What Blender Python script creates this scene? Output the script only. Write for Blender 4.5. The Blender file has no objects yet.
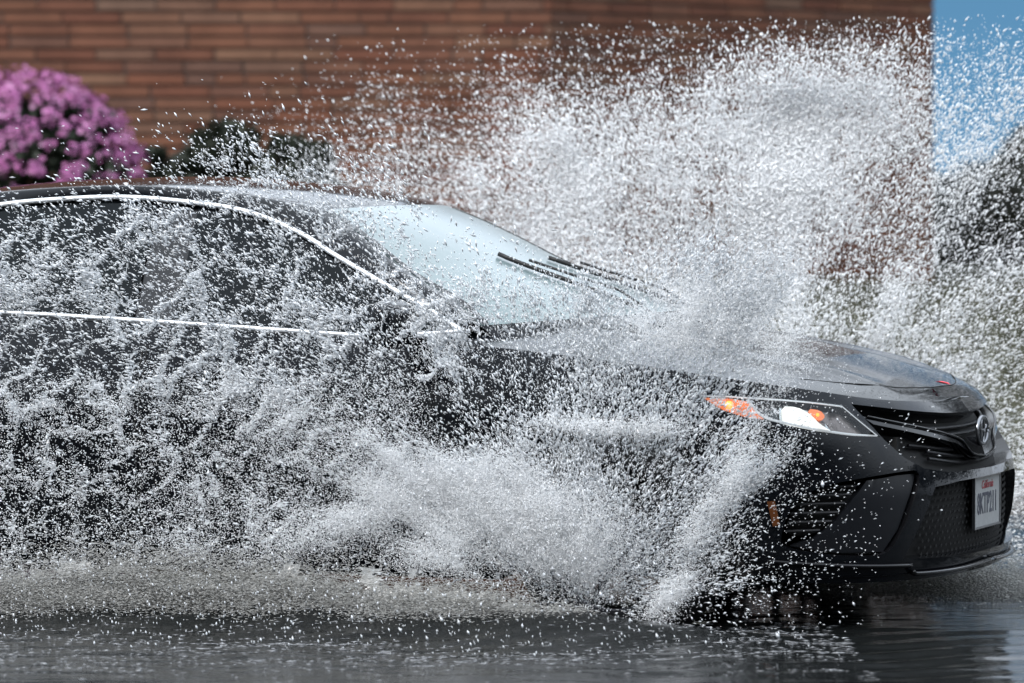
import bpy, bmesh, math, random
import numpy as np
from mathutils import Vector, Matrix
from mathutils.geometry import delaunay_2d_cdt

random.seed(7)
RNG = np.random.default_rng(11)
SC = bpy.context.scene
COL = SC.collection
PI = math.pi

# ------------------------------------------------------------------ helpers
def mesh_obj(name, verts, faces, mat=None, parent=None, smooth=True, normals=None):
    me = bpy.data.meshes.new(name)
    if isinstance(verts, np.ndarray) and isinstance(faces, np.ndarray):
        nv, nf, k = len(verts), len(faces), faces.shape[1]
        me.vertices.add(nv); me.vertices.foreach_set('co', verts.astype(np.float32).ravel())
        me.loops.add(nf * k); me.loops.foreach_set('vertex_index', faces.astype(np.int32).ravel())
        me.polygons.add(nf)
        me.polygons.foreach_set('loop_start', np.arange(0, nf * k, k, dtype=np.int32))
        me.update(calc_edges=True)
    else:
        me.from_pydata([tuple(map(float, v)) for v in verts], [], [tuple(map(int, f)) for f in faces])
        me.update()
    if smooth:
        me.polygons.foreach_set('use_smooth', np.ones(len(me.polygons), dtype=bool))
    if normals is not None:
        me.normals_split_custom_set_from_vertices([tuple(n) for n in normals])
    o = bpy.data.objects.new(name, me)
    COL.objects.link(o)
    if mat: me.materials.append(mat)
    if parent: o.parent = parent
    return o

def tag(o, label=None, cat=None, group=None, kind=None):
    if label: o['label'] = label
    if cat: o['category'] = cat
    if group: o['group'] = group
    if kind: o['kind'] = kind
    return o

def empty(name, loc, rz=0.0):
    o = bpy.data.objects.new(name, None); COL.objects.link(o)
    o.location = loc; o.rotation_euler = (0, 0, rz)
    return o

class MB:
    """collects simple shapes into one mesh"""
    def __init__(self): self.v = []; self.f = []
    def add(self, v, f):
        n = len(self.v); self.v += [tuple(map(float, p)) for p in v]; self.f += [tuple(i + n for i in q) for q in f]
    def box(self, lo, hi):
        (a, b, c), (d, e, g) = lo, hi
        self.add([(a,b,c),(d,b,c),(d,e,c),(a,e,c),(a,b,g),(d,b,g),(d,e,g),(a,e,g)],
                 [(0,3,2,1),(4,5,6,7),(0,1,5,4),(1,2,6,5),(2,3,7,6),(3,0,4,7)])
    def tube(self, pts, r, n=8, rads=None, flat=None):
        pts = [Vector(p) for p in pts]; vs = []; fs = []
        for i, p in enumerate(pts):
            t = (pts[min(i+1, len(pts)-1)] - pts[max(i-1, 0)])
            t = t.normalized() if t.length > 1e-9 else Vector((1,0,0))
            up = Vector((0,0,1)) if abs(t.z) < .95 else Vector((1,0,0))
            a = t.cross(up).normalized(); b = a.cross(t)
            rr = rads[i] if rads else r
            for k in range(n):
                c, s = math.cos(2*PI*k/n), math.sin(2*PI*k/n)
                vs.append(p + a*(rr*c) + b*(rr*s*(flat or 1)))
        for i in range(len(pts)-1):
            for k in range(n):
                k2 = (k+1) % n
                fs.append((i*n+k, i*n+k2, (i+1)*n+k2, (i+1)*n+k))
        fs.append(tuple(range(n-1, -1, -1))); fs.append(tuple((len(pts)-1)*n+k for k in range(n)))
        self.add(vs, fs)
    def lathe(self, prof, n=40, axis='y', c=(0,0,0)):
        vs = []; fs = []
        for (r, h) in prof:
            for k in range(n):
                a = 2*PI*k/n
                vs.append((c[0]+r*math.cos(a), c[1]+h, c[2]+r*math.sin(a)))
        for i in range(len(prof)-1):
            for k in range(n):
                k2 = (k+1) % n
                fs.append((i*n+k, (i+1)*n+k, (i+1)*n+k2, i*n+k2))
        self.add(vs, fs)
    def build(self, name, mat, parent=None, smooth=False, bevel=0):
        o = mesh_obj(name, self.v, self.f, mat, parent, smooth)
        bm = bmesh.new(); bm.from_mesh(o.data); bmesh.ops.recalc_face_normals(bm, faces=bm.faces); bm.to_mesh(o.data); bm.free()
        if bevel:
            md = o.modifiers.new('Bevel', 'BEVEL'); md.width = bevel; md.segments = 2; md.limit_method = 'ANGLE'
        return o

# ------------------------------------------------------------------ materials
def new_mat(name):
    m = bpy.data.materials.new(name); m.use_nodes = True
    nt = m.node_tree; b = nt.nodes['Principled BSDF']
    return m, nt, b

def pmat(name, col, rough=.5, metal=0, spec=.5, coat=0, bump=0, bscale=40, var=0, vscale=6, emit=None, es=0, trans=0, ior=1.45):
    m, nt, b = new_mat(name)
    b.inputs['Base Color'].default_value = (*col, 1)
    b.inputs['Roughness'].default_value = rough
    b.inputs['Metallic'].default_value = metal
    b.inputs['Specular IOR Level'].default_value = spec
    b.inputs['Coat Weight'].default_value = coat
    b.inputs['Coat Roughness'].default_value = .06
    b.inputs['IOR'].default_value = ior
    b.inputs['Transmission Weight'].default_value = trans
    L = nt.links
    tc = nt.nodes.new('ShaderNodeTexCoord')
    if emit:
        b.inputs['Emission Color'].default_value = (*emit, 1); b.inputs['Emission Strength'].default_value = es
    if bump:
        n = nt.nodes.new('ShaderNodeTexNoise'); n.inputs['Scale'].default_value = bscale; n.inputs['Detail'].default_value = 5
        bp = nt.nodes.new('ShaderNodeBump'); bp.inputs['Strength'].default_value = bump; bp.inputs['Distance'].default_value = .01
        L.new(tc.outputs['Object'], n.inputs['Vector']); L.new(n.outputs['Fac'], bp.inputs['Height']); L.new(bp.outputs['Normal'], b.inputs['Normal'])
    if var:
        n = nt.nodes.new('ShaderNodeTexNoise'); n.inputs['Scale'].default_value = vscale; n.inputs['Detail'].default_value = 6
        r = nt.nodes.new('ShaderNodeValToRGB')
        r.color_ramp.elements[0].position = .3; r.color_ramp.elements[1].position = .7
        r.color_ramp.elements[0].color = (*[c*(1-var) for c in col], 1); r.color_ramp.elements[1].color = (*[min(1, c*(1+var)) for c in col], 1)
        L.new(tc.outputs['Object'], n.inputs['Vector']); L.new(n.outputs['Fac'], r.inputs['Fac']); L.new(r.outputs['Color'], b.inputs['Base Color'])
    return m

def smooth01(x): x = np.clip(x, 0, 1); return x*x*(3-2*x)

# ------------------------------------------------------------------ car shape (car frame: x forward from the front axle, y towards the far side, z up)
def spline(pts, n):
    pts = np.array(pts, float); P = np.vstack([2*pts[0]-pts[1], pts, 2*pts[-1]-pts[-2]])
    out = []; m = len(pts)-1
    for t in np.linspace(0, m, n):
        i = min(int(t), m-1); f = t-i
        a, b, c, d = P[i], P[i+1], P[i+2], P[i+3]
        out.append(.5*((2*b)+(c-a)*f+(2*a-5*b+4*c-d)*f*f+(3*b-a-3*c+d)*f**3))
    return np.array(out)

PLAN = spline([(.965,0),(.957,-.2),(.93,-.4),(.872,-.58),(.77,-.735),(.62,-.838),(.45,-.888),(.25,-.905),(-.3,-.915),(-1.2,-.92),
               (-2.2,-.92),(-2.8,-.915),(-3.3,-.89),(-3.6,-.83),(-3.8,-.68),(-3.89,-.4),(-3.915,0)], 900)
_d = np.r_[0, np.cumsum(np.hypot(*np.diff(PLAN, axis=0).T))]
STOT = _d[-1]
_ss = np.linspace(0, STOT, 1200)
CU = np.interp(_ss, _d, PLAN[:,0]); CV = np.interp(_ss, _d, PLAN[:,1])
_tu, _tv = np.gradient(CU), np.gradient(CV)
_k = np.ones(41)/41
_tu = np.convolve(np.pad(_tu, 20, mode='edge'), _k, 'valid'); _tv = np.convolve(np.pad(_tv, 20, mode='edge'), _k, 'valid')
_ln = np.hypot(_tu, _tv); NU, NV = -_tv/_ln, _tu/_ln
NU[:30] = NU[:30]*np.linspace(0,1,30)+np.linspace(1,0,30); NV[:30] = NV[:30]*np.linspace(0,1,30)
_ln = np.hypot(NU, NV); NU /= _ln; NV /= _ln

ZT_S = [0,.5,.8,1.05,1.25,1.7,2.2,2.6,3.6,4.6,5.2,STOT]
ZT_Z = [.735,.742,.77,.80,.832,.885,.93,.935,.985,1.02,1.04,1.04]
_zt = np.interp(_ss, ZT_S, ZT_Z); _zt = np.convolve(np.pad(_zt, 60, mode='edge'), np.ones(121)/121, 'valid')
def ztop(s): return np.interp(s, _ss, _zt)
ZL_S = [0,.9,1.15,1.7,4.2,4.6,STOT]; ZL_Z = [.20,.205,.21,.19,.19,.23,.25]
def zlow(s): return np.interp(s, ZL_S, ZL_Z)
_zz = np.linspace(.1, 1.1, 201)
def _prof(z, r, k=9):
    y = np.interp(_zz, z, r); return np.convolve(np.pad(y, k, mode='edge'), np.ones(2*k+1)/(2*k+1), 'valid')
RF = _prof([.1,.19,.25,.35,.48,.56,.62,.68,.74,.80,1.1],[.09,.04,.012,.0,.0,.018,.04,.07,.115,.18,.3], 5)
RS = _prof([.1,.2,.27,.40,.58,.63,.72,.80,.90,1.0,1.1],[.09,.055,.03,.02,.012,.0,.006,.03,.07,.11,.15], 6)
RR = _prof([.1,.25,.4,.6,.8,1.0,1.1],[.08,.02,0,.02,.06,.09,.1])
def inset(s, z):
    wf = smooth01((1.35-s)/.75); wr = smooth01((s-(STOT-1.2))/.8)
    return wf*np.interp(z,_zz,RF)+wr*np.interp(z,_zz,RR)+(1-wf-wr)*np.interp(z,_zz,RS)
def ring(s, z, off=0.0):
    s = np.asarray(s, float); z = np.asarray(z, float)
    r = inset(s, z) - off
    nu = np.interp(s,_ss,NU); nv = np.interp(s,_ss,NV)
    return np.stack([np.interp(s,_ss,CU)-nu*r, np.minimum(np.interp(s,_ss,CV)-nv*r, 0), z+0*s], -1)
def ring_n(s, z):
    e = .006
    a = ring(s+e, z)-ring(np.maximum(s-e,0), z); b = ring(s, z+e)-ring(s, z-e)
    n = np.cross(b, a); n /= np.linalg.norm(n, axis=-1, keepdims=True)
    out = np.stack([np.interp(s,_ss,NU), np.interp(s,_ss,NV), 0*np.asarray(s)], -1)
    n *= np.sign((n*out).sum(-1, keepdims=True))
    return n
def ring_off(s, z, off):
    return ring(s, z) + ring_n(s, z)*off

# placing of the car in the world
TH = math.radians(21)
CAR_LOC = (.632, 14.333, 0.0)
CAM_LOC = (0, 0, 1.4)
# ------------------------------------------------------------------ car materials
M = {}
def paint_mat():
    m, nt, b = new_mat('wet_black_paint'); L = nt.links
    b.inputs['Base Color'].default_value = (.005,.006,.008,1); b.inputs['Roughness'].default_value = .07
    b.inputs['Coat Weight'].default_value = 0.0
    tc = nt.nodes.new('ShaderNodeTexCoord')
    # beads of water standing on the paint
    vo = nt.nodes.new('ShaderNodeTexVoronoi'); vo.inputs['Scale'].default_value = 85
    L.new(tc.outputs['Object'], vo.inputs['Vector'])
    r = nt.nodes.new('ShaderNodeValToRGB'); r.color_ramp.elements[0].position = .1; r.color_ramp.elements[0].color = (1,1,1,1)
    r.color_ramp.elements[1].position = .38; r.color_ramp.elements[1].color = (0,0,0,1)
    L.new(vo.outputs['Distance'], r.inputs['Fac'])
    # film ripples
    n = nt.nodes.new('ShaderNodeTexNoise'); n.inputs['Scale'].default_value = 22; n.inputs['Detail'].default_value = 4
    mp = nt.nodes.new('ShaderNodeMapping'); mp.inputs['Scale'].default_value = (.5,1,1)
    L.new(tc.outputs['Object'], mp.inputs['Vector']); L.new(mp.outputs['Vector'], n.inputs['Vector'])
    ad = nt.nodes.new('ShaderNodeMath'); ad.operation = 'MULTIPLY_ADD'; ad.inputs[1].default_value = .5
    L.new(n.outputs['Fac'], ad.inputs[0]); L.new(r.outputs['Color'], ad.inputs[2])
    bp = nt.nodes.new('ShaderNodeBump'); bp.inputs['Strength'].default_value = .07; bp.inputs['Distance'].default_value = .004; b.inputs['Specular IOR Level'].default_value = .24
    L.new(ad.outputs[0], bp.inputs['Height']); L.new(bp.outputs['Normal'], b.inputs['Normal']); L.new(bp.outputs['Normal'], b.inputs['Coat Normal'])
    return m
M['paint'] = paint_mat()
M['black'] = pmat('satin_black_plastic', (.006,.006,.007), .4, spec=.22, bump=.15, bscale=120)
M['panel'] = pmat('corner_panel_plastic', (.012,.013,.016), .32, spec=.4)
M['slat'] = pmat('slat_plastic', (.03,.03,.032), .35)
M['deep'] = pmat('dark_recess', (.004,.004,.004), .7)
M['glossblack'] = pmat('gloss_black_trim', (.006,.006,.007), .12)
M['chrome'] = pmat('bright_trim', (.95,.96,.97), .5, metal=1, bump=.05, bscale=30)
M['badge'] = pmat('badge_chrome', (.26,.265,.28), .3, metal=1)
M['rubber'] = pmat('tyre_rubber', (.015,.015,.015), .6, bump=.2, bscale=60)
M['rim'] = pmat('alloy', (.06,.06,.065), .35, metal=1)
M['lampbowl'] = pmat('lamp_reflector', (.45,.47,.47), .18, metal=1, bump=.3, bscale=25)
M['bowl2'] = pmat('smoked_reflector', (.20,.17,.16), .3, metal=.8, bump=.5, bscale=30)
M['housing'] = pmat('lamp_housing', (.09,.095,.10), .25, metal=.6, bump=.3, bscale=14)
M['amber'] = pmat('amber_lens', (.75,.20,.07), .25, bump=.3, bscale=90, emit=(1,.27,.09), es=.42)
M['amberbulb'] = pmat('amber_bulb', (1,.4,.05), .4, emit=(1,.42,.07), es=1.0)
M['white_lit'] = pmat('lit_lamp', (1,1,.95), .3, emit=(.98,1,.93), es=.55, var=.5, vscale=25)
M['strip'] = pmat('light_guide', (.6,.62,.65), .2, emit=(.9,.95,1), es=.3)
M['marker'] = pmat('side_marker_lens', (.16,.05,.012), .3)
M['plate'] = pmat('plate_enamel', (.38,.39,.39), .45, var=.08, vscale=60)
M['plate_ink'] = pmat('plate_ink', (.07,.075,.10), .5)
M['plate_red'] = pmat('plate_script', (.35,.08,.09), .5)
M['taillight'] = pmat('tail_lamp', (.35,.01,.01), .2, coat=1)
M['wiper'] = pmat('wiper_rubber', (.01,.01,.01), .5)
def glass_mat(name, col, rough, ior, tint):
    m, nt, b = new_mat(name); L = nt.links
    b.inputs['Base Color'].default_value = (*col, 1); b.inputs['Roughness'].default_value = rough; b.inputs['IOR'].default_value = ior
    b.inputs['Coat Weight'].default_value = .6; b.inputs['Coat Roughness'].default_value = .22
    tc = nt.nodes.new('ShaderNodeTexCoord')
    n = nt.nodes.new('ShaderNodeTexNoise'); n.inputs['Scale'].default_value = 9; n.inputs['Detail'].default_value = 5; n.inputs['Distortion'].default_value = 1.5
    mp = nt.nodes.new('ShaderNodeMapping'); mp.inputs['Scale'].default_value = (.35,1,.35)
    bp = nt.nodes.new('ShaderNodeBump'); bp.inputs['Strength'].default_value = .12; bp.inputs['Distance'].default_value = .01
    L.new(tc.outputs['Object'], mp.inputs['Vector']); L.new(mp.outputs['Vector'], n.inputs['Vector'])
    L.new(n.outputs['Fac'], bp.inputs['Height']); L.new(bp.outputs['Normal'], b.inputs['Normal']); L.new(bp.outputs['Normal'], b.inputs['Coat Normal'])
    return m
def wet_screen():
    # windscreen under a running, aerated film of water: smooth glass with a milky share
    m = glass_mat('wet_windscreen', (.13,.18,.185), .32, 1.55, 0)
    return m
M['screen'] = wet_screen()
M['sideglass'] = glass_mat('dark_side_glass', (.006,.008,.009), .05, 1.45, 0)
_b = M['sideglass'].node_tree.nodes['Principled BSDF']; _b.inputs['Coat Weight'].default_value = 0; _b.inputs['Specular IOR Level'].default_value = .16
def clear_lens():
    m, nt, b = new_mat('clear_lens'); L = nt.links
    g = nt.nodes.new('ShaderNodeBsdfGlossy'); g.inputs['Roughness'].default_value = .05
    t = nt.nodes.new('ShaderNodeBsdfTransparent'); t.inputs['Color'].default_value = (.93,.95,.95,1)
    fr = nt.nodes.new('ShaderNodeFresnel'); fr.inputs['IOR'].default_value = 1.45
    mx = nt.nodes.new('ShaderNodeMixShader')
    L.new(fr.outputs[0], mx.inputs[0]); L.new(t.outputs[0], mx.inputs[1]); L.new(g.outputs[0], mx.inputs[2])
    L.new(mx.outputs[0], nt.nodes['Material Output'].inputs['Surface'])
    return m
M['lens'] = clear_lens()

# ------------------------------------------------------------------ surface patches on the body
def inside(poly, x, y):
    poly = np.asarray(poly); r = np.zeros(np.shape(x), bool); n = len(poly)
    for i in range(n):
        x1, y1 = poly[i]; x2, y2 = poly[(i+1) % n]
        c = ((y1 > y) != (y2 > y)) & (x < (x2-x1)*(y-y1)/((y2-y1) if y2 != y1 else 1e-12)+x1)
        r ^= c
    return r
def dense(poly, step=.02):
    out = []
    n = len(poly)
    for i in range(n):
        a = np.array(poly[i], float); b = np.array(poly[(i+1) % n], float)
        k = max(1, int(np.linalg.norm(b-a)/step))
        for j in range(k): out.append(tuple(a+(b-a)*j/k))
    return out
def rounded(poly, it=2, keep=()):
    P = [tuple(map(float, p)) for p in poly]
    for _ in range(it):
        Q = []
        n = len(P)
        for i in range(n):
            a = np.array(P[i]); b = np.array(P[(i+1) % n])
            Q.append(tuple(a*.78+b*.22)); Q.append(tuple(a*.22+b*.78))
        P = Q
    return P
def triangulate(outer, holes=(), step=.035, stepy=None):
    outer = dense(outer, step); holes = [dense(h, min(step, .02)) for h in holes]
    vs = []; es = []
    for loop in [outer]+holes:
        b = len(vs); vs += loop; es += [(b+i, b+(i+1) % len(loop)) for i in range(len(loop))]
    A = np.array(outer); lo, hi = A.min(0), A.max(0)
    gx, gy = np.meshgrid(np.arange(lo[0]+step*.5, hi[0], step), np.arange(lo[1]+step*.5, hi[1], stepy or step), indexing='ij')
    gx, gy = gx.ravel(), gy.ravel()
    ok = inside(outer, gx, gy)
    for h in holes: ok &= ~inside(h, gx, gy)
    allb = np.array(vs)
    gx, gy = gx[ok], gy[ok]
    d = np.min(np.hypot(gx[:,None]-allb[None,:,0], gy[:,None]-allb[None,:,1]), 1) if len(gx) else np.zeros(0)
    kk = d > step*.4
    vs = vs+list(zip(gx[kk], gy[kk]))
    V, E, F, _, _, _ = delaunay_2d_cdt([Vector(map(float, v)) for v in vs], es, [], 0, 1e-6)
    V = np.array([(v.x, v.y) for v in V]); F = np.array([f for f in F if len(f) == 3])
    c = V[F].mean(1); ok = inside(outer, c[:,0], c[:,1])
    for h in holes: ok &= ~inside(h, c[:,0], c[:,1])
    return V, F[ok]

def mirror(V): return V*np.array([1,-1,1])
def patch(name, poly, off, mat, parent, surf=None, depth=0.0, side=-1, step=.03, both=False, smooth=True, holes=()):
    """a panel lying on the body: poly in surface coordinates, pushed out by off, with an edge going down by depth"""
    surf = surf or ring_off
    V, Fc = triangulate(poly, holes, step)
    P = surf(V[:,0], V[:,1], off)
    verts = P; faces = [tuple(f) for f in Fc]
    if depth:
        for lp in [poly, *holes]:
            D = np.array(dense(lp, step)); a = surf(D[:,0], D[:,1], off); b = surf(D[:,0], D[:,1], off-depth)
            n = len(verts); k = len(D)
            verts = np.vstack([verts, a, b]); faces += [(n+i, n+(i+1) % k, n+k+(i+1) % k, n+k+i) for i in range(k)]
    if both:
        n = len(verts); verts = np.vstack([verts, mirror(verts)]); faces += [tuple(i+n for i in f[::-1]) for f in faces]
    elif side > 0:
        verts = mirror(verts); faces = [f[::-1] for f in faces]
    o = mesh_obj(name, verts, faces, mat, parent, smooth)
    bm = bmesh.new(); bm.from_mesh(o.data); bmesh.ops.remove_doubles(bm, verts=bm.verts, dist=2e-4)
    bmesh.ops.recalc_face_normals(bm, faces=bm.faces)
    bm.to_mesh(o.data); bm.free()
    if depth and smooth:
        o.data.set_sharp_from_angle(angle=math.radians(40))
    return o
def strip_on(surf, pts, off, n=40):
    p = spline([(a, b) for a, b in pts], n)
    return surf(p[:,0], p[:,1], off)

UPPER = [(.786,.746),(.66,.735),(.548,.724),(.40,.712),(.244,.702),(0,.694),(0,.522),(.158,.524),(.392,.526),(.536,.545),(.618,.581),(.688,.637)]
LOWER = [(.49,.486),(.33,.496),(0,.498),(0,.262),(.314,.262),(.64,.271),(.56,.389)]
CSIDE = rounded([(1.062,.335),(1.036,.426),(.985,.481),(.892,.512),(.782,.528),(.654,.540),(.552,.543),(.60,.453),(.646,.364),(.708,.285),(.874,.288),(1.04,.312)], 2)
VENT = rounded([(1.05,.345),(1.026,.424),(.978,.474),(.892,.504),(.79,.517),(.826,.461),(.882,.395),(.954,.347)], 2)
PANEL = [(.776,.519),(.654,.531),(.566,.534),(.612,.453),(.657,.364),(.714,.295),(.874,.297),(1.03,.318),(.96,.339),(.888,.391),(.832,.457)]
LAMP = [(1.322,.776),(1.222,.775),(1.122,.770),(.996,.762),(.82,.744),(.766,.696),(.702,.647),(.828,.653),(.95,.67),(1.046,.688),(1.104,.703),(1.172,.711),(1.242,.732)]

def make_car():
    car = empty('black_car', CAR_LOC, -TH)
    tag(car, 'wet black saloon car ploughing through flood water, amber and white headlight lit', 'car')
    # ---- lower body shell, cut for arches, grilles, lamps
    sF = STOT
    s_ax0 = float(np.interp(0, -CU[(_ss < 3.5)], _ss[_ss < 3.5])); s_ax1 = float(np.interp(2.825, -CU[(_ss > 2) & (_ss < 5)], _ss[(_ss > 2) & (_ss < 5)]))
    ss = np.linspace(0, sF, 120)
    def arch(sc, R=.372, zc=.335):
        a = np.linspace(0, PI, 24)
        pts = [(sc+R*math.cos(t), zc+R*math.sin(t)) for t in a]
        return pts
    lower_edge = []
    for s in ss:
        if abs(s-s_ax0) < .372 or abs(s-s_ax1) < .372: continue
        lower_edge.append((s, float(zlow(s))))
    def edge_with_arch():
        out = []; done = set()
        for s, z in lower_edge:
            for sc in (s_ax0, s_ax1):
                if s > sc and sc not in done:
                    done.add(sc); pts = arch(sc)[::-1]
                    zl = float(zlow(sc)); out.append((sc-.372, zl)); out += pts; out.append((sc+.372, zl))
            out.append((s, z))
        return out
    outer = edge_with_arch()+[(s, float(ztop(s))) for s in ss[::-1]]
    # holes that reach the middle line are part of the outline: treat as notches by tiny inset
    eps = .0
    holes = [CSIDE, LAMP]
    U2 = UPPER; L2 = LOWER
    # cut notches: rebuild the middle edge (s = 0) around the two grilles
    mid = [(0, .200), *[p for p in [(0,.262),(.314,.262),(.64,.271),(.56,.389),(.49,.486),(.33,.496),(0,.498)]],
           *[(0,.522),(.158,.524),(.392,.526),(.536,.545),(.618,.581),(.688,.637),(.786,.746),(.66,.735),(.548,.724),(.40,.712),(.244,.702),(0,.694)]]
    # outline runs: lower edge from s=0 .. rear, top edge back to s=0, then down the middle
    outer = outer[1:]+mid[::-1][:-1]+[(0,.2)]
    V, Fc = triangulate(outer, holes, .04, .03)
    P = ring(V[:,0], V[:,1]); N = ring_n(V[:,0], V[:,1])
    n = len(P)
    verts = np.vstack([P, mirror(P)]); nor = np.vstack([N, mirror(N)])
    T = P[Fc]; fn = np.cross(T[:,1]-T[:,0], T[:,2]-T[:,0]); fl = (fn*N[Fc].mean(1)).sum(1) < 0
    Fo = Fc.copy(); Fo[fl] = Fo[fl][:, ::-1]
    faces = np.vstack([Fo, Fo[:, ::-1]+n])
    mesh_obj('body', verts, faces, M['paint'], car, True, nor)
    # ---- return edges of the openings
    edges = []
    for poly, dep in ((UPPER,.07),(LOWER,.05),(CSIDE,.035),(LAMP,.05)):
        D = np.array([p for p in dense(poly, .02)]); k = len(D)
        a = ring_off(D[:,0], D[:,1], 0); b = ring_off(D[:,0], D[:,1], -dep)
        for sd in (-1, 1):
            fs = [(i, (i+1) % k, k+(i+1) % k, k+i) for i in range(k) if not (D[i][0] < 1e-6 and D[(i+1) % k][0] < 1e-6)]
            vs = np.vstack([a, b]); edges.append((mirror(vs) if sd > 0 else vs, fs if sd < 0 else [f[::-1] for f in fs], dep))
    pair = {}
    for i, (vs, fs, dep) in enumerate(edges):
        if dep in (.07, .05) and i < 4:
            pair.setdefault(i//2, []).append((vs, fs))
        else: mesh_obj('opening_edge', vs, fs, M['glossblack'], car, False)
    for ps in pair.values():
        (va, fa), (vb, fb) = ps; o = mesh_obj('opening_edge', np.vstack([va, vb]), fa+[tuple(q+len(va) for q in f) for f in fb], M['glossblack'], car, False)
        bm = bmesh.new(); bm.from_mesh(o.data); bmesh.ops.remove_doubles(bm, verts=bm.verts, dist=3e-4); bm.to_mesh(o.data); bm.free()
    # ---- grilles
    g = patch('upper_grille', UPPER, -.06, M['deep'], car, both=True)
    bars = MB()
    for zz in (.672, .648, .600, .575, .552):
        s1 = .60 if zz > .64 else .52 if zz > .58 else .42
        q = strip_on(ring_off, [(0,zz),(s1*.5,zz+.006),(s1,zz+.03)], -.045, 24)
        for mir in (0, 1): bars.tube(mirror(q) if mir else q, .006, 6)
    bars.build('grille_bar', M['black'], g)
    wing = [(.745,.716),(.60,.690),(.45,.664),(.30,.640),(.16,.628),(0,.622),(0,.556),(.10,.566),(.17,.585),(.24,.612),(.36,.632),(.52,.659),(.70,.690)]
    patch('grille_wing', wing, -.012, M['glossblack'], car, both=True, depth=.04, step=.025)
    ed = MB()
    for mir in (0, 1):
        q = strip_on(ring_off, [(.72,.712),(.52,.679),(.33,.648),(.2,.62),(.14,.575),(0,.559)], -.008, 40)
        ed.tube(mirror(q) if mir else q, .004, 6)
    ed.build('grille_trim', M['glossblack'], car, True)
    lg = patch('lower_grille', LOWER, -.045, M['deep'], car, both=True)
    hx = MB()
    for r_ in range(11):
        for c_ in range(-17, 18):
            s_ = abs(c_*.036+(.018 if r_ % 2 else 0)); z_ = .272+r_*.021
            if not inside([(s, z) for s, z in LOWER], np.array([s_+1e-4]), np.array([z_]))[0] : continue
            if s_ > .53: continue
            p = ring_off(np.array([s_]), np.array([z_]), -.036)[0]
            if (c_*.036+(.018 if r_ % 2 else 0)) > 0: p = p*np.array([1,-1,1])
            w, h = .013, .0065
            hx.add([(p[0],p[1]-w,p[2]),(p[0],p[1],p[2]-h),(p[0],p[1]+w,p[2]),(p[0],p[1],p[2]+h),(p[0]-.006,p[1],p[2])],
                   [(0,1,2,3),(0,4,1),(1,4,2),(2,4,3),(3,4,0)])
    hx.build('honeycomb', M['deep'], lg)
    # ---- corner panels and vents
    for sd in (-1, 1):
        patch('corner_panel', PANEL, -.016, M['panel'], car, side=sd, depth=.03)
        v = patch('corner_vent', VENT, -.045, M['deep'], car, side=sd)
        sl = MB()
        for i, zz in enumerate(np.linspace(.362, .50, 6)):
            sa = np.interp(zz, [.34,.42,.48,.51], [1.05,1.03,.985,.9]); sb = np.interp(zz, [.34,.39,.46,.52], [.965,.895,.84,.80])
            q = strip_on(ring_off, [(sa,zz),((sa+sb)/2,zz+.002),(sb,zz+.004)], -.025, 14)
            sl.tube(mirror(q) if sd > 0 else q, .0085, 6, flat=.55)
        sl.build('vent_slat', M['slat'], v)
        patch('side_marker', [(1.10,.456),(1.076,.458),(1.060,.386),(1.082,.38)], .003, M['marker'], car, side=sd, depth=.006)
        # front lip and bumper crease
        # ---- headlight
        h = patch('headlight', LAMP, -.045, M['housing'], car, side=sd)
        amb = [(1.305,.7715),(1.222,.770),(1.168,.762),(1.140,.738),(1.112,.709),(1.165,.713),(1.237,.734)]
        a = patch('amber_reflector', amb, -.012, M['amber'], h, side=sd, depth=.02)
        c = ring_off(np.array([1.222]), np.array([.748]), -.010)[0]
        b = MB(); b.lathe([(.0,-.012),(.012,-.009),(.015,0),(.012,.006),(0,.008)], 16, c=c if sd < 0 else c*np.array([1,-1,1])); b.build('amber_bulb', M['amberbulb'], a, True)
        # main reflector and lit lamp
        patch('lamp_reflector', [(1.06,.752),(.93,.742),(.87,.668),(.97,.679),(1.06,.698)], -.030, M['lampbowl'], h, side=sd)
        patch('lit_lamp', rounded([(1.055,.752),(1.0,.750),(.955,.730),(.92,.695),(.865,.664),(.97,.677),(1.05,.694)], 1), -.02, M['white_lit'], h, side=sd, depth=.008)
        patch('turn_reflector', [(.95,.745),(.83,.732),(.765,.690),(.75,.662),(.85,.668),(.915,.70)], -.030, M['bowl2'], h, side=sd)
        patch('turn_lamp', rounded([(.962,.744),(.915,.739),(.898,.720),(.915,.706),(.945,.716)], 1), -.018, M['amber'], h, side=sd, depth=.006)
        c2 = ring_off(np.array([.93]), np.array([.722]), -.012)[0]
        b = MB(); b.lathe([(0,-.005),(.005,-.003),(.006,0),(.004,.003),(0,.004)], 14, c=c2 if sd < 0 else c2*np.array([1,-1,1])); b.build('turn_bulb', M['amberbulb'], h, True)
        st = MB()
        for pts, r in (([(1.165,.764),(1.15,.748),(1.13,.725),(1.10,.708),(1.04,.694),(.95,.676),(.83,.659),(.715,.650)], .0042),
                       ([(1.315,.775),(1.22,.773),(1.12,.767),(.996,.759),(.83,.742)], .0028), ([(.83,.742),(.77,.696),(.71,.651)], .0018)):
            q = strip_on(ring_off, pts, -.004, 40); st.tube(mirror(q) if sd > 0 else q, r, 6)
        st.build('light_guide', M['strip'], h, True)
        patch('lamp_lens', LAMP, .001, M['lens'], h, side=sd)
    # ---- lip under the bumper
    lp = MB()
    for mir in (0, 1):
        q = strip_on(ring_off, [(0,.232),(.3,.226),(.56,.228),(.60,.236)], .012, 26); lp.tube(mirror(q) if mir else q, .011, 8, flat=.7)
        q = strip_on(ring_off, [(.605,.252),(.8,.258),(1.0,.268),(1.1,.275)], .004, 26); lp.tube(mirror(q) if mir else q, .010, 8, flat=.7)
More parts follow.
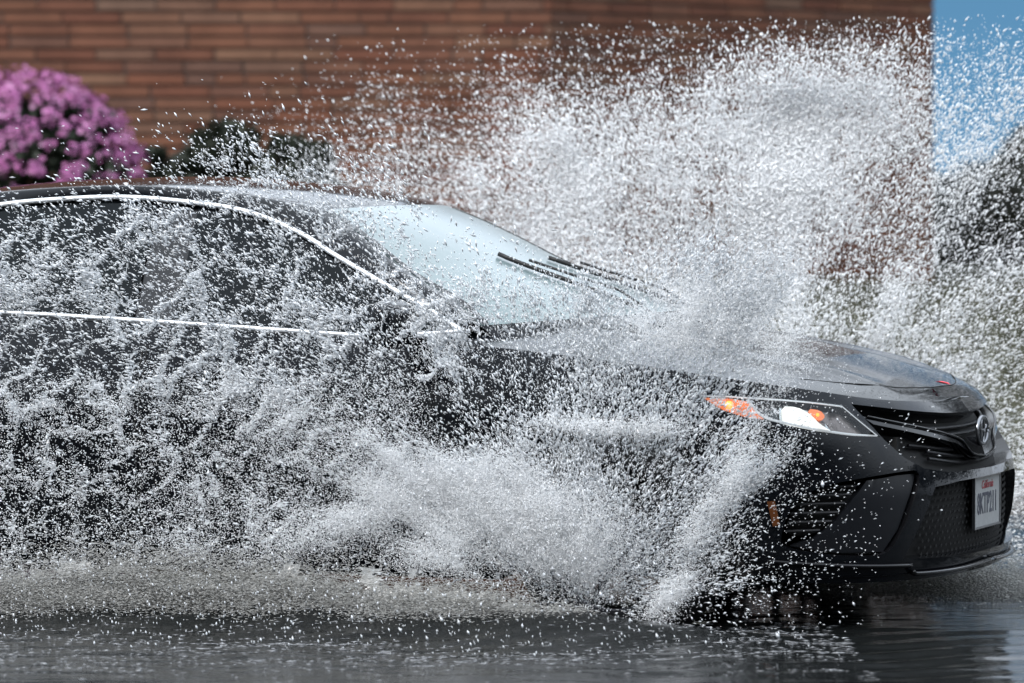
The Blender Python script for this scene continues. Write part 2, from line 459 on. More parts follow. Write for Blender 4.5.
    lp.build('bumper_lip', M['glossblack'], car, True)
    sk = MB()
    for mir in (0, 1):
        pts = []
        for s in np.linspace(0, 1.15, 30):
            pts.append((ring_off(np.array([s]), np.array([.225]), .004)[0], ring_off(np.array([s]), np.array([.215]), -.12)[0]))
        vs = [p for ab in pts for p in ab]; vs = [np.array([x,-y,z]) if mir else np.array([x,y,z]) for x,y,z in vs]
        sk.add(vs, [(2*i, 2*i+1, 2*i+3, 2*i+2) for i in range(29)])
    sk.build('undertray', M['black'], car)
    # ---- badge: oval ring with two ellipses inside
    bd = MB()
    def ell(cx, cz, a, b_, r):
        bd.tube([(.925+.012*0, cx+a*math.cos(t), cz+b_*math.sin(t)) for t in np.linspace(0, 2*PI, 41)], r, 6)
    ell(0,.637,.062,.043,.006); ell(0,.637,.020,.040,.0045); ell(0,.656,.044,.019,.0045)
    b0 = bd.build('badge', M['badge'], car, True)
    bk = MB(); bk.add([(.918, .060*math.cos(t), .637+.041*math.sin(t)) for t in np.linspace(0, 2*PI, 32, endpoint=False)], [tuple(range(32))]); bk.build('badge_backing', pmat('badge_backing', (.10,.105,.11), .25), b0)
    # ---- licence plate
    pl = MB(); pl.box((.935,-.153,.335), (.941,.153,.49)); plo = pl.build('license_plate', M['plate'], car, bevel=.002)
    fr = MB()
    for lo, hi in (((.934,-.158,.330),(.944,.158,.336)),((.934,-.158,.489),(.944,.158,.495)),((.934,-.158,.336),(.944,-.152,.489)),((.934,.152,.336),(.944,.158,.489))): fr.box(lo, hi)
    fr.build('plate_frame', M['badge'], plo)
    bl = MB()
    for y in (-.10,.10): bl.lathe([(0,-.001),(.006,-.001),(.006,.001),(0,.001)], 10, c=(.9415,y,.476))
    def text(name, body, size, z, mat, sx=1.0, shear=0):
        cu = bpy.data.curves.new(name, 'FONT'); cu.body = body; cu.size = size; cu.align_x = 'CENTER'; cu.align_y = 'CENTER'; cu.extrude = .0006; cu.shear = shear
        cu.offset = size*.012
        t = bpy.data.objects.new(name, cu); COL.objects.link(t)
        dg = bpy.context.evaluated_depsgraph_get(); me = bpy.data.meshes.new_from_object(t.evaluated_get(dg))
        bpy.data.objects.remove(t); me.name = name; me.materials.clear(); me.materials.append(mat)
        o = bpy.data.objects.new(name, me); COL.objects.link(o); o.parent = plo
        # text x -> +y of the car, text y -> z, facing forward
        o.matrix_local = Matrix(((0,0,1,.9418),(sx,0,0,0),(0,1,0,z),(0,0,0,1)))
        return o
    text('plate_number', '8KTP211', .094, .405, M['plate_ink'], .68)
    text('plate_script', 'California', .036, .466, M['plate_red'], 1, .3)
    # ---- bonnet
    sE = np.linspace(0, 2.25, 110); e = ring(sE, ztop(sE))
    zc = lambda u: np.interp(u, [-.7,-.35,-.1,.2,.5,.7,.80,.86], [1.03,1.0,.972,.925,.868,.815,.776,.738])
    tt = np.linspace(0, 1, 26)
    rows = []
    for k in range(len(sE)):
        u_, v_, z_ = e[k]
        vs_ = v_*(1-tt); zz = z_+(max(zc(u_), z_)-z_)*(1-(1-tt)**2.3)
        fade = smooth01((.80-u_)/.25)
        zz = zz+fade*.010*np.exp(-((np.abs(vs_)-.46-.12*(.3-u_))/.035)**2)-fade*.006*np.exp(-((np.abs(vs_)-.36-.12*(.3-u_))/.05)**2)
        rows.append(np.stack([np.full(26, u_), vs_, zz], -1))
    R = np.array(rows); nv = R.shape[0]*26
    fs = []
    for i in range(R.shape[0]-1):
        for j in range(25): fs.append((i*26+j, i*26+j+1, (i+1)*26+j+1, (i+1)*26+j))
    vs = R.reshape(-1, 3); vs2 = mirror(vs)
    bo = mesh_obj('bonnet', np.vstack([vs, vs2]), fs+[tuple(q+nv for q in f[::-1]) for f in fs], M['paint'], car)
    bm = bmesh.new(); bm.from_mesh(bo.data); bmesh.ops.remove_doubles(bm, verts=bm.verts, dist=3e-4); bmesh.ops.recalc_face_normals(bm, faces=bm.faces); bm.to_mesh(bo.data); bm.free()
    # shut line across the nose of the bonnet
    gl = MB()
    row = R[16]
    u0 = .80
    pts = []
    for v in np.linspace(-.66, .66, 50):
        uu = .80-.28*(abs(v)/.66)**2.4
        k = int(np.argmin(np.abs(R[:,0,0]-uu))); vv = R[k,:,1]; zz = np.interp(-abs(v), vv, R[k,:,2])
        pts.append((R[k,0,0], v, zz))
    pts = [tuple(p) for p in spline(pts[::4]+[pts[-1]], 60)]
    gl.tube(pts, .002, 6); gl.build('shut_line', M['deep'], bo)

    # ---- cabin
    Gp = [(-.53,.962),(-.64,1.02),(-.764,1.078),(-.995,1.187),(-1.151,1.265),(-1.342,1.329),(-1.533,1.358),(-1.79,1.377),(-2.035,1.37),(-2.257,1.35),(-2.55,1.30),(-2.8,1.20),(-2.98,1.10),(-3.05,1.03)]
    Hp = [(-.50,-.73,.975),(-.60,-.695,1.05),(-.77,-.675,1.14),(-.93,-.62,1.24),(-1.06,-.57,1.31),(-1.16,-.55,1.35),(-1.4,-.55,1.388),(-1.75,-.56,1.41),(-2.05,-.56,1.405),(-2.35,-.55,1.385),(-2.65,-.54,1.345),(-2.95,-.53,1.28),(-3.25,-.55,1.18),(-3.6,-.6,1.06)]
    def cabin(u, z, off=0.0):
        u = np.asarray(u, float); z = np.asarray(z, float)
        v = -(.822-(z-.95)*.50-.05*(z-.95)**2)-off*.9
        return np.stack([u, v, z+off*.43], -1)
    NN = 90
    Gs = spline(Gp, NN); Hs = spline(Hp, NN); ga = cabin(Gs[:,0], Gs[:,1], .003)
    # pillar / cant rail strip
    Kc = 8; vs = []; fs = []
    for i in range(NN):
        for j in range(Kc+1):
            t = j/Kc; p = ga[i]*(1-t)+Hs[i]*t; bul = .022*math.sin(PI*t)
            vs.append((p[0], p[1]-bul*.6, p[2]+bul*.8))
    for i in range(NN-1):
        for j in range(Kc): fs.append((i*(Kc+1)+j, (i+1)*(Kc+1)+j, (i+1)*(Kc+1)+j+1, i*(Kc+1)+j+1))
    for sd in (-1, 1):
        w = np.array(vs); w = mirror(w) if sd > 0 else w
        mesh_obj('roof_pillar', w, fs if sd < 0 else [f[::-1] for f in fs], M['paint'], car)
    # roof panel, windscreen, rear screen lofted between the two H curves
    def loft(name, i0, i1, crown, fwd, mat, n=24):
        vs = []; fs = []; ks = np.linspace(i0, i1, 46); Hh = spline(Hp, 400); idx = np.linspace(0, 13, 400)
        for a, k in enumerate(ks):
            h = np.array([np.interp(k, idx, Hh[:,c]) for c in range(3)])
            for b in range(n+1):
                t = -1+2*b/n; cr = 1-abs(t)**2.2
                vs.append((h[0]+fwd(k)*cr, -h[1]*t, h[2]+crown(k)*cr))
        for a in range(45):
            for b in range(n): fs.append((a*(n+1)+b, a*(n+1)+b+1, (a+1)*(n+1)+b+1, (a+1)*(n+1)+b))
        o = mesh_obj(name, np.array(vs), fs, mat, car)
        bm = bmesh.new(); bm.from_mesh(o.data); bmesh.ops.recalc_face_normals(bm, faces=bm.faces)
        if sum(f.normal.z for f in bm.faces) < 0: bmesh.ops.reverse_faces(bm, faces=bm.faces)
        bm.to_mesh(o.data); bm.free()
        return o
    cr = lambda k: np.interp(k, [0,1,2,3,4,4.7,6,7,8,9,10,11,12,13], [.03,.032,.03,.026,.018,.015,.026,.034,.036,.04,.04,.04,.03,.02])
    fw = lambda k: np.interp(k, [0,1,2,3,4.7,5,10.5,13], [.38,.27,.19,.14,.10,.10,-.03,-.12])
    ws = loft('windscreen', 0, 4.6, cr, fw, M['screen'])
    loft('roof', 4.6, 10.6, cr, fw, M['paint'])
    loft('rear_screen', 10.6, 13, cr, fw, M['sideglass'])
    # side glass
    top = [(g[0], g[1]-.012) for g in Gs]
    belt = [(-.853,.935),(-1.2,.955),(-1.6,.975),(-1.93,.99),(-2.5,1.01),(-3.0,1.025)]
    bel = lambda u: np.interp(-u, [.53,.66,.853,1.2,1.6,1.93,2.5,3.05], [.955,.945,.937,.955,.975,.99,1.01,1.03])
    for sd in (-1, 1):
        fr_ = [(u, z) for u, z in top if -1.56 < u < -.60]; rr_ = [(u, z) for u, z in top if -2.98 < u < -1.66]
        for nm, seg in (('front_window', fr_), ('rear_window', rr_)):
            poly = seg+[(u, float(bel(u))+.004) for u in np.linspace(seg[-1][0], seg[0][0], 14)]
            patch(nm, poly, -.004, M['sideglass'], car, surf=cabin, side=sd, step=.06)
        # dark surround behind the glass so the cabin side is closed
        poly = [(u, z+.012) for u, z in top]+[(u, float(bel(u))-.05) for u in np.linspace(-3.05, -.5, 30)]
        patch('door_frame', poly, -.012, M['glossblack'], car, surf=cabin, side=sd, step=.06)
        t1 = MB(); q = cabin(Gs[:80,0], Gs[:80,1]-.004, .008); t1.tube(mirror(q) if sd > 0 else q,   .0105, 8, flat=.8); t1.build('window_trim', M['chrome'], car, True)
        t2 = MB()
        for ua, ub in ((-.53,-.685),(-.853,-2.98)):
            us = np.linspace(ua, ub, 30); q = cabin(us, np.array([float(bel(u)) for u in us]), .010); t2.tube(mirror(q) if sd > 0 else q, .0075, 8)
        t2.build('belt_trim', M['chrome'], car, True)
        # shoulder: between the belt and the body ring
        us = np.linspace(-.45, -3.3, 60); sv = np.interp(-us, -CU[:1100][::1], _ss[:1100])
        a = ring(sv, ztop(sv)); b = cabin(us, np.array([float(bel(u))-.02 for u in us]), -.002)
        w = np.vstack([a, b]); w = mirror(w) if sd > 0 else w
        mesh_obj('shoulder', w, [(i, i+1, 60+i+1, 60+i) for i in range(59)], M['paint'], car)
        # mirror
        mm = MB(); cx, cy, cz = -.70, -1.0, .985
        vs = []; fs = []; nu, nw = 18, 12
        for i in range(nw+1):
            ph = -PI/2+PI*i/nw
            for k in range(nu):
                th = 2*PI*k/nu; cc = abs(math.cos(th))**.6*np.sign(math.cos(th)); s_ = abs(math.sin(th))**.6*np.sign(math.sin(th))
                r = math.cos(ph)**.6
                vs.append((cx+.075*math.sin(ph)*(1.0 if math.sin(ph) > 0 else .55), cy+.115*cc*r, cz+.075*s_*r))
        for i in range(nw):
            for k in range(nu): fs.append((i*nu+k, i*nu+(k+1) % nu, (i+1)*nu+(k+1) % nu, (i+1)*nu+k))
        if sd > 0: vs = [(x,-y,z) for x,y,z in vs]
        mo = mesh_obj('door_mirror', np.array(vs), fs, M['paint'], car)
        bm = bmesh.new(); bm.from_mesh(mo.data); bmesh.ops.recalc_face_normals(bm, faces=bm.faces); bm.to_mesh(mo.data); bm.free()
        arm = MB(); q = np.array([(cx,-.83,.945),(cx,-.93,.955)]); arm.tube(mirror(q) if sd > 0 else q, .022, 10, flat=.6); arm.build('mirror_arm', M['glossblack'], mo, True)
        # door seams and handles
        for (ua, ub) in ((-.60,-1.60),(-1.615,-2.62)):
            for uu in (ua, ub):
                se = MB()
                sv_ = float(np.interp(-uu, -CU[:1100], _ss[:1100])); q = strip_on(ring_off, [(sv_,.27),(sv_,.5),(sv_,.7),(sv_,.9)], .0005, 20)
                se.tube(mirror(q) if sd > 0 else q, .003, 6); se.build('door_seam', M['deep'], car)
            sh = float(np.interp(-(ub+.16), -CU[:1100], _ss[:1100])); q = ring_off(np.linspace(sh-.12, sh+.10, 10), np.full(10,.80), .03)
            q[0] = ring_off(np.array([sh-.12]), np.array([.80]), .0)[0]; q[-1] = ring_off(np.array([sh+.10]), np.array([.80]), .0)[0]
            hh = MB(); hh.tube(mirror(q) if sd > 0 else q, .014, 8, flat=.8); hh.build('door_handle', M['paint'], car, True)
        # tail lamp
        patch('tail_light', rounded([(STOT-1.15,.93),(STOT-.55,.90),(STOT-.5,.80),(STOT-.95,.82)], 2), .004, M['taillight'], car, side=sd, depth=.01)
    # boot lid
    sB = np.linspace(STOT-.05, 4.2, 40); e = ring(sB, ztop(sB)); vs = []; fs = []
    for k in range(40):
        for j in range(17):
            t = -1+j/8; vs.append((e[k][0], e[k][1]*t*-1, e[k][2]+.03*(1-t*t)))
    for k in range(39):
        for j in range(16): fs.append((k*17+j, k*17+j+1, (k+1)*17+j+1, (k+1)*17+j))
    mesh_obj('boot_lid', np.array(vs), fs, M['paint'], car)
    # floor and cabin block, so nothing is seen through
    fl = MB(); fl.box((-3.7,-.80,.21), (.52,.80,.30)); fl.box((-2.3,-.80,.30), (-.52,.80,.90)); fl.box((-3.7,-.70,.30), (-3.3,.70,.88)); fl.box((.30,-.55,.30), (.80,.55,.64))
    fl.box((-.5,-.56,.30), (.30,.56,.80)); fl.box((-3.3,-.56,.30), (-2.3,.56,.88))
    fl.build('chassis', M['deep'], car)
    # ---- wipers lying at the foot of the windscreen
    for (y0, x0, y1, x1, zz) in ((-.28,-.20,.30,-.13,0),(.22,-.16,.66,-.30,0)):
        pass
    def on_screen(k, t):
        Hh = spline(Hp, 400); idx = np.linspace(0, 13, 400); h = np.array([np.interp(k, idx, Hh[:,c]) for c in range(3)]); c_ = 1-abs(t)**2.2
        return np.array((h[0]+fw(k)*c_, -h[1]*t, h[2]+cr(k)*c_+.012))
    for a, b in (((.12,-.28),(2.15,-.36)),((.12,.30),(1.95,.08))):
        w = MB(); q = [on_screen(a[0]+(b[0]-a[0])*i/14, a[1]+(b[1]-a[1])*i/14) for i in range(15)]
        w.tube(q, .008, 6); wo = w.build('wiper', M['wiper'], car, True)
        w2 = MB(); w2.tube([q[0]+np.array([.05,0,-.02]), q[3]+np.array([.02,.03,.02]), q[7]+np.array([0,.01,.022]), q[11]+np.array([0,0,.02])], .005, 6); w2.build('wiper_arm', M['wiper'], wo, True)
    # dark painted border of the windscreen
    for sd in (-1, 1):
        vs = []; fs = []; ks = np.linspace(.02, 4.55, 40)
        for k in ks:
            for t in np.linspace(.62, 1.0, 9) if sd > 0 else np.linspace(.975, 1.0, 9):
                q_ = on_screen(k, sd*t)-np.array([-.003,0,.009]); vs.append(q_)
        for a in range(39):
            for b in range(8): fs.append((a*9+b, a*9+b+1, (a+1)*9+b+1, (a+1)*9+b))
        mesh_obj('screen_border', np.array(vs), fs, M['glossblack'], ws)
    # cowl: black strip between bonnet and glass
    vs = []
    for t in np.linspace(-1, 1, 41):
        a = on_screen(.03, t)-np.array([0,0,.014]); vs += [a, a+np.array([.10-.04*abs(t), 0, -.022-.03*abs(t)**3])]
    mesh_obj('cowl', np.array(vs), [(2*i, 2*i+1, 2*i+3, 2*i+2) for i in range(40)], M['paint'], car)
    # ---- wheels
    for (ux, sd) in ((0,-1),(0,1),(-2.825,-1),(-2.825,1)):
        wc = (ux, sd*.80, .335)
        ty = MB(); R_ = .335
        ty.lathe([(.235,-.105),(.27,-.112),(R_-.03,-.112),(R_-.008,-.10),(R_,-.08),(R_,.08),(R_-.008,.10),(R_-.03,.112),(.27,.112),(.235,.105)], 48, c=wc)
        w = ty.build('wheel', M['rubber'], car, True)
        ri = MB(); o_ = sd*.085
        ri.lathe([(.236,-.10),(.236,.10),(.222,.10),(.215,.02),(.215,-.02),(.222,-.10),(.236,-.10)], 48, c=wc)
        for k in range(10):
            a = 2*PI*k/10; da = .10
            c, s = math.cos(a), math.sin(a)
            pts = [(wc[0]+.05*c, wc[1]+o_, wc[2]+.05*s), (wc[0]+.14*math.cos(a+.05), wc[1]+o_, wc[2]+.14*math.sin(a+.05)), (wc[0]+.222*math.cos(a+da), wc[1]+o_*.9, wc[2]+.222*math.sin(a+da))]
            ri.tube(pts, .016, 6)
        ri.lathe([(0,o_+.012*sd),(.05,o_+.01*sd),(.06,o_-.02*sd),(0,o_-.03*sd)], 24, c=wc)
        ri.build('rim', M['rim'], w, True)
        lin = MB(); q = [(ux+.40*math.cos(t), sd*.70, .335+.40*math.sin(t)) for t in np.linspace(-.35, PI+.35, 26)]
        vs = []
        for p in q: vs += [(p[0], sd*.89, p[2]), (p[0], sd*.55, p[2])]
        lin.add(vs, [(2*i, 2*i+1, 2*i+3, 2*i+2) for i in range(25)]); lin.build('wheel_arch_liner', M['deep'], car)
    return car
car = make_car()
# ------------------------------------------------------------------ noise
def _hash(ix, iy, seed):
    h = (ix.astype(np.int64)*374761393+iy.astype(np.int64)*668265263+seed*974634777) & 0x7fffffff
    h = ((h ^ (h >> 13))*1274126177) & 0x7fffffff
    return ((h ^ (h >> 16)) & 0xffffff)/float(0xffffff)
def vnoise(x, y, seed=0, octv=4):
    t = 0; a = 1; tot = 0
    for o in range(octv):
        ix, iy = np.floor(x), np.floor(y); fx, fy = x-ix, y-iy; fx, fy = fx*fx*(3-2*fx), fy*fy*(3-2*fy)
        g = lambda i, j: _hash(ix+i, iy+j, seed+o*17)
        t = t+a*((g(0,0)*(1-fx)+g(1,0)*fx)*(1-fy)+(g(0,1)*(1-fx)+g(1,1)*fx)*fy)
        tot += a; a *= .55; x, y = x*2.03, y*2.03
    return t/tot
def worley(x, y, seed=0):
    ix, iy = np.floor(x), np.floor(y); f1 = np.full(x.shape, 9.); f2 = np.full(x.shape, 9.)
    for i in (-1,0,1):
        for j in (-1,0,1):
            px, py = ix+i+_hash(ix+i, iy+j, seed), iy+j+_hash(ix+i, iy+j, seed+5)
            d = np.hypot(px-x, py-y); n1 = np.minimum(f1, d); f2 = np.minimum(np.maximum(f1, d), f2); f1 = n1
    return f2-f1
# ------------------------------------------------------------------ setting
def sheet(name, x0, x1, y0, y1, z, mat, nx=1, ny=1, zf=None):
    xs = np.linspace(x0, x1, nx+1); ys = np.linspace(y0, y1, ny+1)
    X, Y = np.meshgrid(xs, ys, indexing='ij'); Z = zf(X, Y) if zf else np.full_like(X, z)
    V = np.stack([X, Y, Z], -1).reshape(-1, 3); I = np.arange((nx+1)*(ny+1)).reshape(nx+1, ny+1)
    F = np.stack([I[:-1,:-1], I[1:,:-1], I[1:,1:], I[:-1,1:]], -1).reshape(-1, 4)
    return tag(mesh_obj(name, V, F, mat, None, True), kind='structure')

def water_mat():
    m, nt, b = new_mat('flood_water'); L = nt.links
    b.inputs['Base Color'].default_value = (.010,.011,.011,1); b.inputs['Roughness'].default_value = .08; b.inputs['IOR'].default_value = 1.33; b.inputs['Specular IOR Level'].default_value = .36
    tc = nt.nodes.new('ShaderNodeTexCoord')
    mp = nt.nodes.new('ShaderNodeMapping'); mp.inputs['Scale'].default_value = (.8, 2.2, 1)
    n1 = nt.nodes.new('ShaderNodeTexNoise'); n1.inputs['Scale'].default_value = 7; n1.inputs['Detail'].default_value = 5
    n2 = nt.nodes.new('ShaderNodeTexNoise'); n2.inputs['Scale'].default_value = 1.6; n2.inputs['Detail'].default_value = 2
    ad = nt.nodes.new('ShaderNodeMath'); ad.operation = 'MULTIPLY_ADD'; ad.inputs[1].default_value = .35
    bp = nt.nodes.new('ShaderNodeBump'); bp.inputs['Strength'].default_value = .5; bp.inputs['Distance'].default_value = .02
    L.new(tc.outputs['Object'], mp.inputs['Vector']); L.new(mp.outputs['Vector'], n1.inputs['Vector']); L.new(mp.outputs['Vector'], n2.inputs['Vector'])
    L.new(n1.outputs['Fac'], ad.inputs[0]); L.new(n2.outputs['Fac'], ad.inputs[2]); L.new(ad.outputs[0], bp.inputs['Height']); L.new(bp.outputs['Normal'], b.inputs['Normal'])
    return m
def grass_ground():
    m = pmat('grass_ground', (.035,.036,.017), .9, bump=.5, bscale=14, var=.5, vscale=9)
    return m
M['asphalt'] = pmat('asphalt', (.05,.05,.05), .8, bump=.4, bscale=60, var=.2)
M['concrete'] = pmat('kerb_concrete', (.22,.21,.2), .8, bump=.3, bscale=40, var=.2)
M['grass'] = grass_ground()
sheet('road', -200, 200, 2, 18.6, -.004, M['asphalt'])
def wave(X, Y):
    # bow wave and wake running out from the near front wheel
    c, s = math.cos(TH), math.sin(TH)
    u = (X-CAR_LOC[0])*c-(Y-CAR_LOC[1])*s; v = (X-CAR_LOC[0])*s+(Y-CAR_LOC[1])*c
    z = .065+.0*X
    ridge = np.exp(-((v+1.25+.04*u)/.16)**2)*smooth01((.75-u)/.6)*smooth01((u+7)/2)
    z = z+.065*ridge*(.8+.4*vnoise(u*3, v*9, 200, 3))-.012*np.exp(-((v+1.68)/.16)**2)*smooth01((.6-u)/.6)
    z = z+.006*np.sin(u*9+v*3)*np.exp(-((v+1.6)/.9)**2)+.004*np.sin(u*17-v*21)*np.exp(-((v+1.4)/.8)**2)
    near = np.exp(-((v+1.5)/.9)**2)*smooth01((1.2-u)/.8)
    z = z+near*.009*(vnoise(u*15, v*34, 203, 3)-.5)+near*(.016*(vnoise(u*6, v*16, 201, 4)-.5))+.005*(vnoise(X*3, Y*9, 202, 3)-.5)
    return z
M['water'] = water_mat()
wv = sheet('water', -9, 9, 9.5, 18.5, 0, M['water'], 460, 460, wave)
sheet('wet_road', -200, 200, -30, 9.5, .062, M['water'])
k = MB(); k.box((-200,18.5,-.1), (200,18.8,.13)); tag(k.build('kerb', M['concrete'], None, bevel=.015), kind='structure')
def bank(X, Y):
    t = smooth01((Y-18.8)/8.0)
    z = .12+.62*t+.05*np.sin(X*1.3+Y*.7)*t
    far = smooth01((Y-60)/80)
    return z-.6*smooth01((Y-34)/30)+0*far
sheet('grass_bank', -60, 60, 18.8, 60, 0, M['grass'], 120, 90, bank)
sheet('ground', -1500, 1500, 18.8, 3000, -.06, M['grass'])

# ---- brick building: two faces that meet at an obtuse corner
def brick_mat():
    m, nt, b = new_mat('long_brown_bricks'); L = nt.links
    g = nt.nodes.new('ShaderNodeNewGeometry'); r = nt.nodes.new('ShaderNodeValToRGB')
    els = r.color_ramp.elements
    cols = [(0,(.165,.058,.034)),(.2,(.225,.095,.053)),(.4,(.19,.070,.040)),(.6,(.255,.13,.078)),(.78,(.165,.083,.058)),(.9,(.22,.082,.045)),(1,(.21,.12,.082))]
    while len(els) < len(cols): els.new(.5)
    for e, (p, c) in zip(els, cols): e.position = p; e.color = (*c, 1)
    tc = nt.nodes.new('ShaderNodeTexCoord'); n = nt.nodes.new('ShaderNodeTexNoise'); n.inputs['Scale'].default_value = 9; n.inputs['Detail'].default_value = 7
    mx = nt.nodes.new('ShaderNodeMixRGB'); mx.blend_type = 'MULTIPLY'; mx.inputs[0].default_value = .55
    n.inputs['Scale'].default_value = 5; r2 = nt.nodes.new('ShaderNodeValToRGB'); r2.color_ramp.elements[0].position = .3; r2.color_ramp.elements[0].color = (.45,.42,.42,1); r2.color_ramp.elements[1].position = .65
    L.new(tc.outputs['Object'], n.inputs['Vector']); L.new(n.outputs['Fac'], r2.inputs['Fac'])
    L.new(g.outputs['Random Per Island'], r.inputs['Fac']); L.new(r.outputs['Color'], mx.inputs[1]); L.new(r2.outputs['Color'], mx.inputs[2])
    L.new(mx.outputs[0], b.inputs['Base Color']); b.inputs['Roughness'].default_value = .85
    bp = nt.nodes.new('ShaderNodeBump'); bp.inputs['Strength'].default_value = .3; bp.inputs['Distance'].default_value = .01
    L.new(n.outputs['Fac'], bp.inputs['Height']); L.new(bp.outputs['Normal'], b.inputs['Normal'])
    return m
M['brick'] = brick_mat()
M['mortar'] = pmat('mortar', (.10,.085,.075), .9, bump=.3, bscale=50, var=.25, vscale=3)  # darkened so the colour holds the shadow of the raked joints
M['roofing'] = pmat('flat_roof', (.08,.08,.08), .9, var=.2)
def brick_face(a, b, z0, z1, parent, inward, course=.0765, length=.37):
    a = np.array(a); b = np.array(b); Lw = np.linalg.norm(b-a); d = (b-a)/Lw; nrm = np.array([d[1], -d[0]])
    vs = []; fs = []
    r = random.Random(5); nrow = int((z1-z0)/course)
    for i in range(nrow):
        z = z0+i*course; zb = z+course-.017
        x = -(length*.5 if i % 2 else 0)-r.uniform(0, .05)
        while x < Lw:
            xa, xb = max(0, x), min(Lw, x+length-.012+r.uniform(-.004,.004))
            if r.random() < .12 and xb-xa > .3: xb = xa+(length*.5)-.012; x -= length*.5
            if xb-xa > .03:
                o = .014+r.uniform(-.002,.002); n = len(vs)
                for (t, zz, q) in ((xa,z,0),(xb,z,0),(xb,zb,0),(xa,zb,0),(xa,z,o),(xb,z,o),(xb,zb,o),(xa,zb,o)):
                    p = a+d*t+nrm*q; vs.append((p[0], p[1], zz))
                fs += [tuple(n+k for k in f) for f in ((4,5,6,7),(0,1,5,4),(1,2,6,5),(2,3,7,6),(3,0,4,7))]
            x += length
    o = mesh_obj('brick_wall', vs, fs, M['brick'], parent, False)
    w = MB(); p, q = a+nrm*.001, b+nrm*.001; pi, qi = a-nrm*.2, b-nrm*.2
    w.add([(*p,z0),(*q,z0),(*qi,z0),(*pi,z0),(*p,z1),(*q,z1),(*qi,z1),(*pi,z1)], [(0,1,5,4),(1,2,6,5),(2,3,7,6),(3,0,4,7),(4,5,6,7),(0,3,2,1)])
    w.build('mortar', M['mortar'], o)
    return o
bld = empty('brick_building', (0,0,0))
tag(bld, 'brown long-brick building standing behind the car and the flowering shrub', 'building')
cA, cB, cC = (-12.0,27.5), (.24,27.5), (2.86,30.1)
brick_face(cA, cB, .3, 4.7, bld, 0); brick_face(cB, cC, .3, 4.7, bld, 0)
cD = (3.0-.14, 40.0)
brick_face(cC, (2.862, 40.0), .3, 4.7, bld, 0)
rf = MB(); rp = [(-12,27.4),(.26,27.4),(2.96,30.06),(2.96,40),(-12,40)]
rf.add([(*p,4.7) for p in rp]+[(*p,4.85) for p in rp], [(4,3,2,1,0),(5,6,7,8,9)]+[(i,(i+1)%5,5+(i+1)%5,5+i) for i in range(5)]); rf.build('roof', M['roofing'], bld)
bw = MB(); bw.box((-12,39.7,.3),(2.8,39.9,4.69)); bw.box((-12,27.8,.3),(-11.8,39.7,4.69)); bw.build('rear_wall', M['mortar'], bld)

# ---- plants
def leaf_mat(name, cols, rough=.6):
    m, nt, b = new_mat(name); L = nt.links
    g = nt.nodes.new('ShaderNodeNewGeometry'); r = nt.nodes.new('ShaderNodeValToRGB'); els = r.color_ramp.elements
    while len(els) < len(cols): els.new(.5)
    for i, (e, c) in enumerate(zip(els, cols)): e.position = i/(len(cols)-1); e.color = (*c, 1)
    L.new(g.outputs['Random Per Island'], r.inputs['Fac']); L.new(r.outputs['Color'], b.inputs['Base Color']); b.inputs['Roughness'].default_value = rough
    return m
M['leaf_dark'] = leaf_mat('dark_leaves', [(.008,.014,.007),(.018,.028,.012),(.012,.018,.010),(.03,.035,.016)])
M['leaf_az'] = leaf_mat('azalea_leaves', [(.010,.018,.008),(.02,.032,.012),(.014,.02,.01)])
M['leaf_tree'] = leaf_mat('tree_leaves', [(.018,.024,.016),(.03,.036,.022),(.04,.04,.028),(.02,.026,.02)])
M['petal_or_reflection'] = leaf_mat('azalea_petals', [(.38,.09,.27),(.47,.17,.37),(.29,.06,.21),(.42,.12,.33),(.52,.25,.43)], .55)
M['bark'] = pmat('bark', (.05,.038,.028), .9, bump=.6, bscale=30, var=.3)
def quads(P, size, rng, asp=.55, nrm=None, cup=.15):
    """many leaf-sized quads: centres P (n,3), sizes (n,)"""
    n = len(P)
    a = rng.normal(size=(n,3)); a /= np.linalg.norm(a, axis=1, keepdims=True)
    if nrm is not None: a = a-(a*nrm).sum(1, keepdims=True)*nrm*.85; a /= np.linalg.norm(a, axis=1, keepdims=True)
    h = rng.normal(size=(n,3)) if nrm is None else nrm+rng.normal(size=(n,3))*.4
    b = np.cross(h, a); b /= np.linalg.norm(b, axis=1, keepdims=True); c = np.cross(a, b)
    s = np.asarray(size)[:,None]
    V = np.stack([P-a*s, P+b*s*asp+c*s*cup, P+a*s, P-b*s*asp+c*s*cup], 1).reshape(-1,3)
    return V, np.arange(n*4).reshape(n,4)
def blob_pts(centre, rad, n, rng, shell=.55):
    d = rng.normal(size=(n,3)); d /= np.linalg.norm(d, axis=1, keepdims=True)
    r = shell+(1-shell)*rng.random(n)**.5
    return np.array(centre)+d*np.array(rad)*r[:,None], d
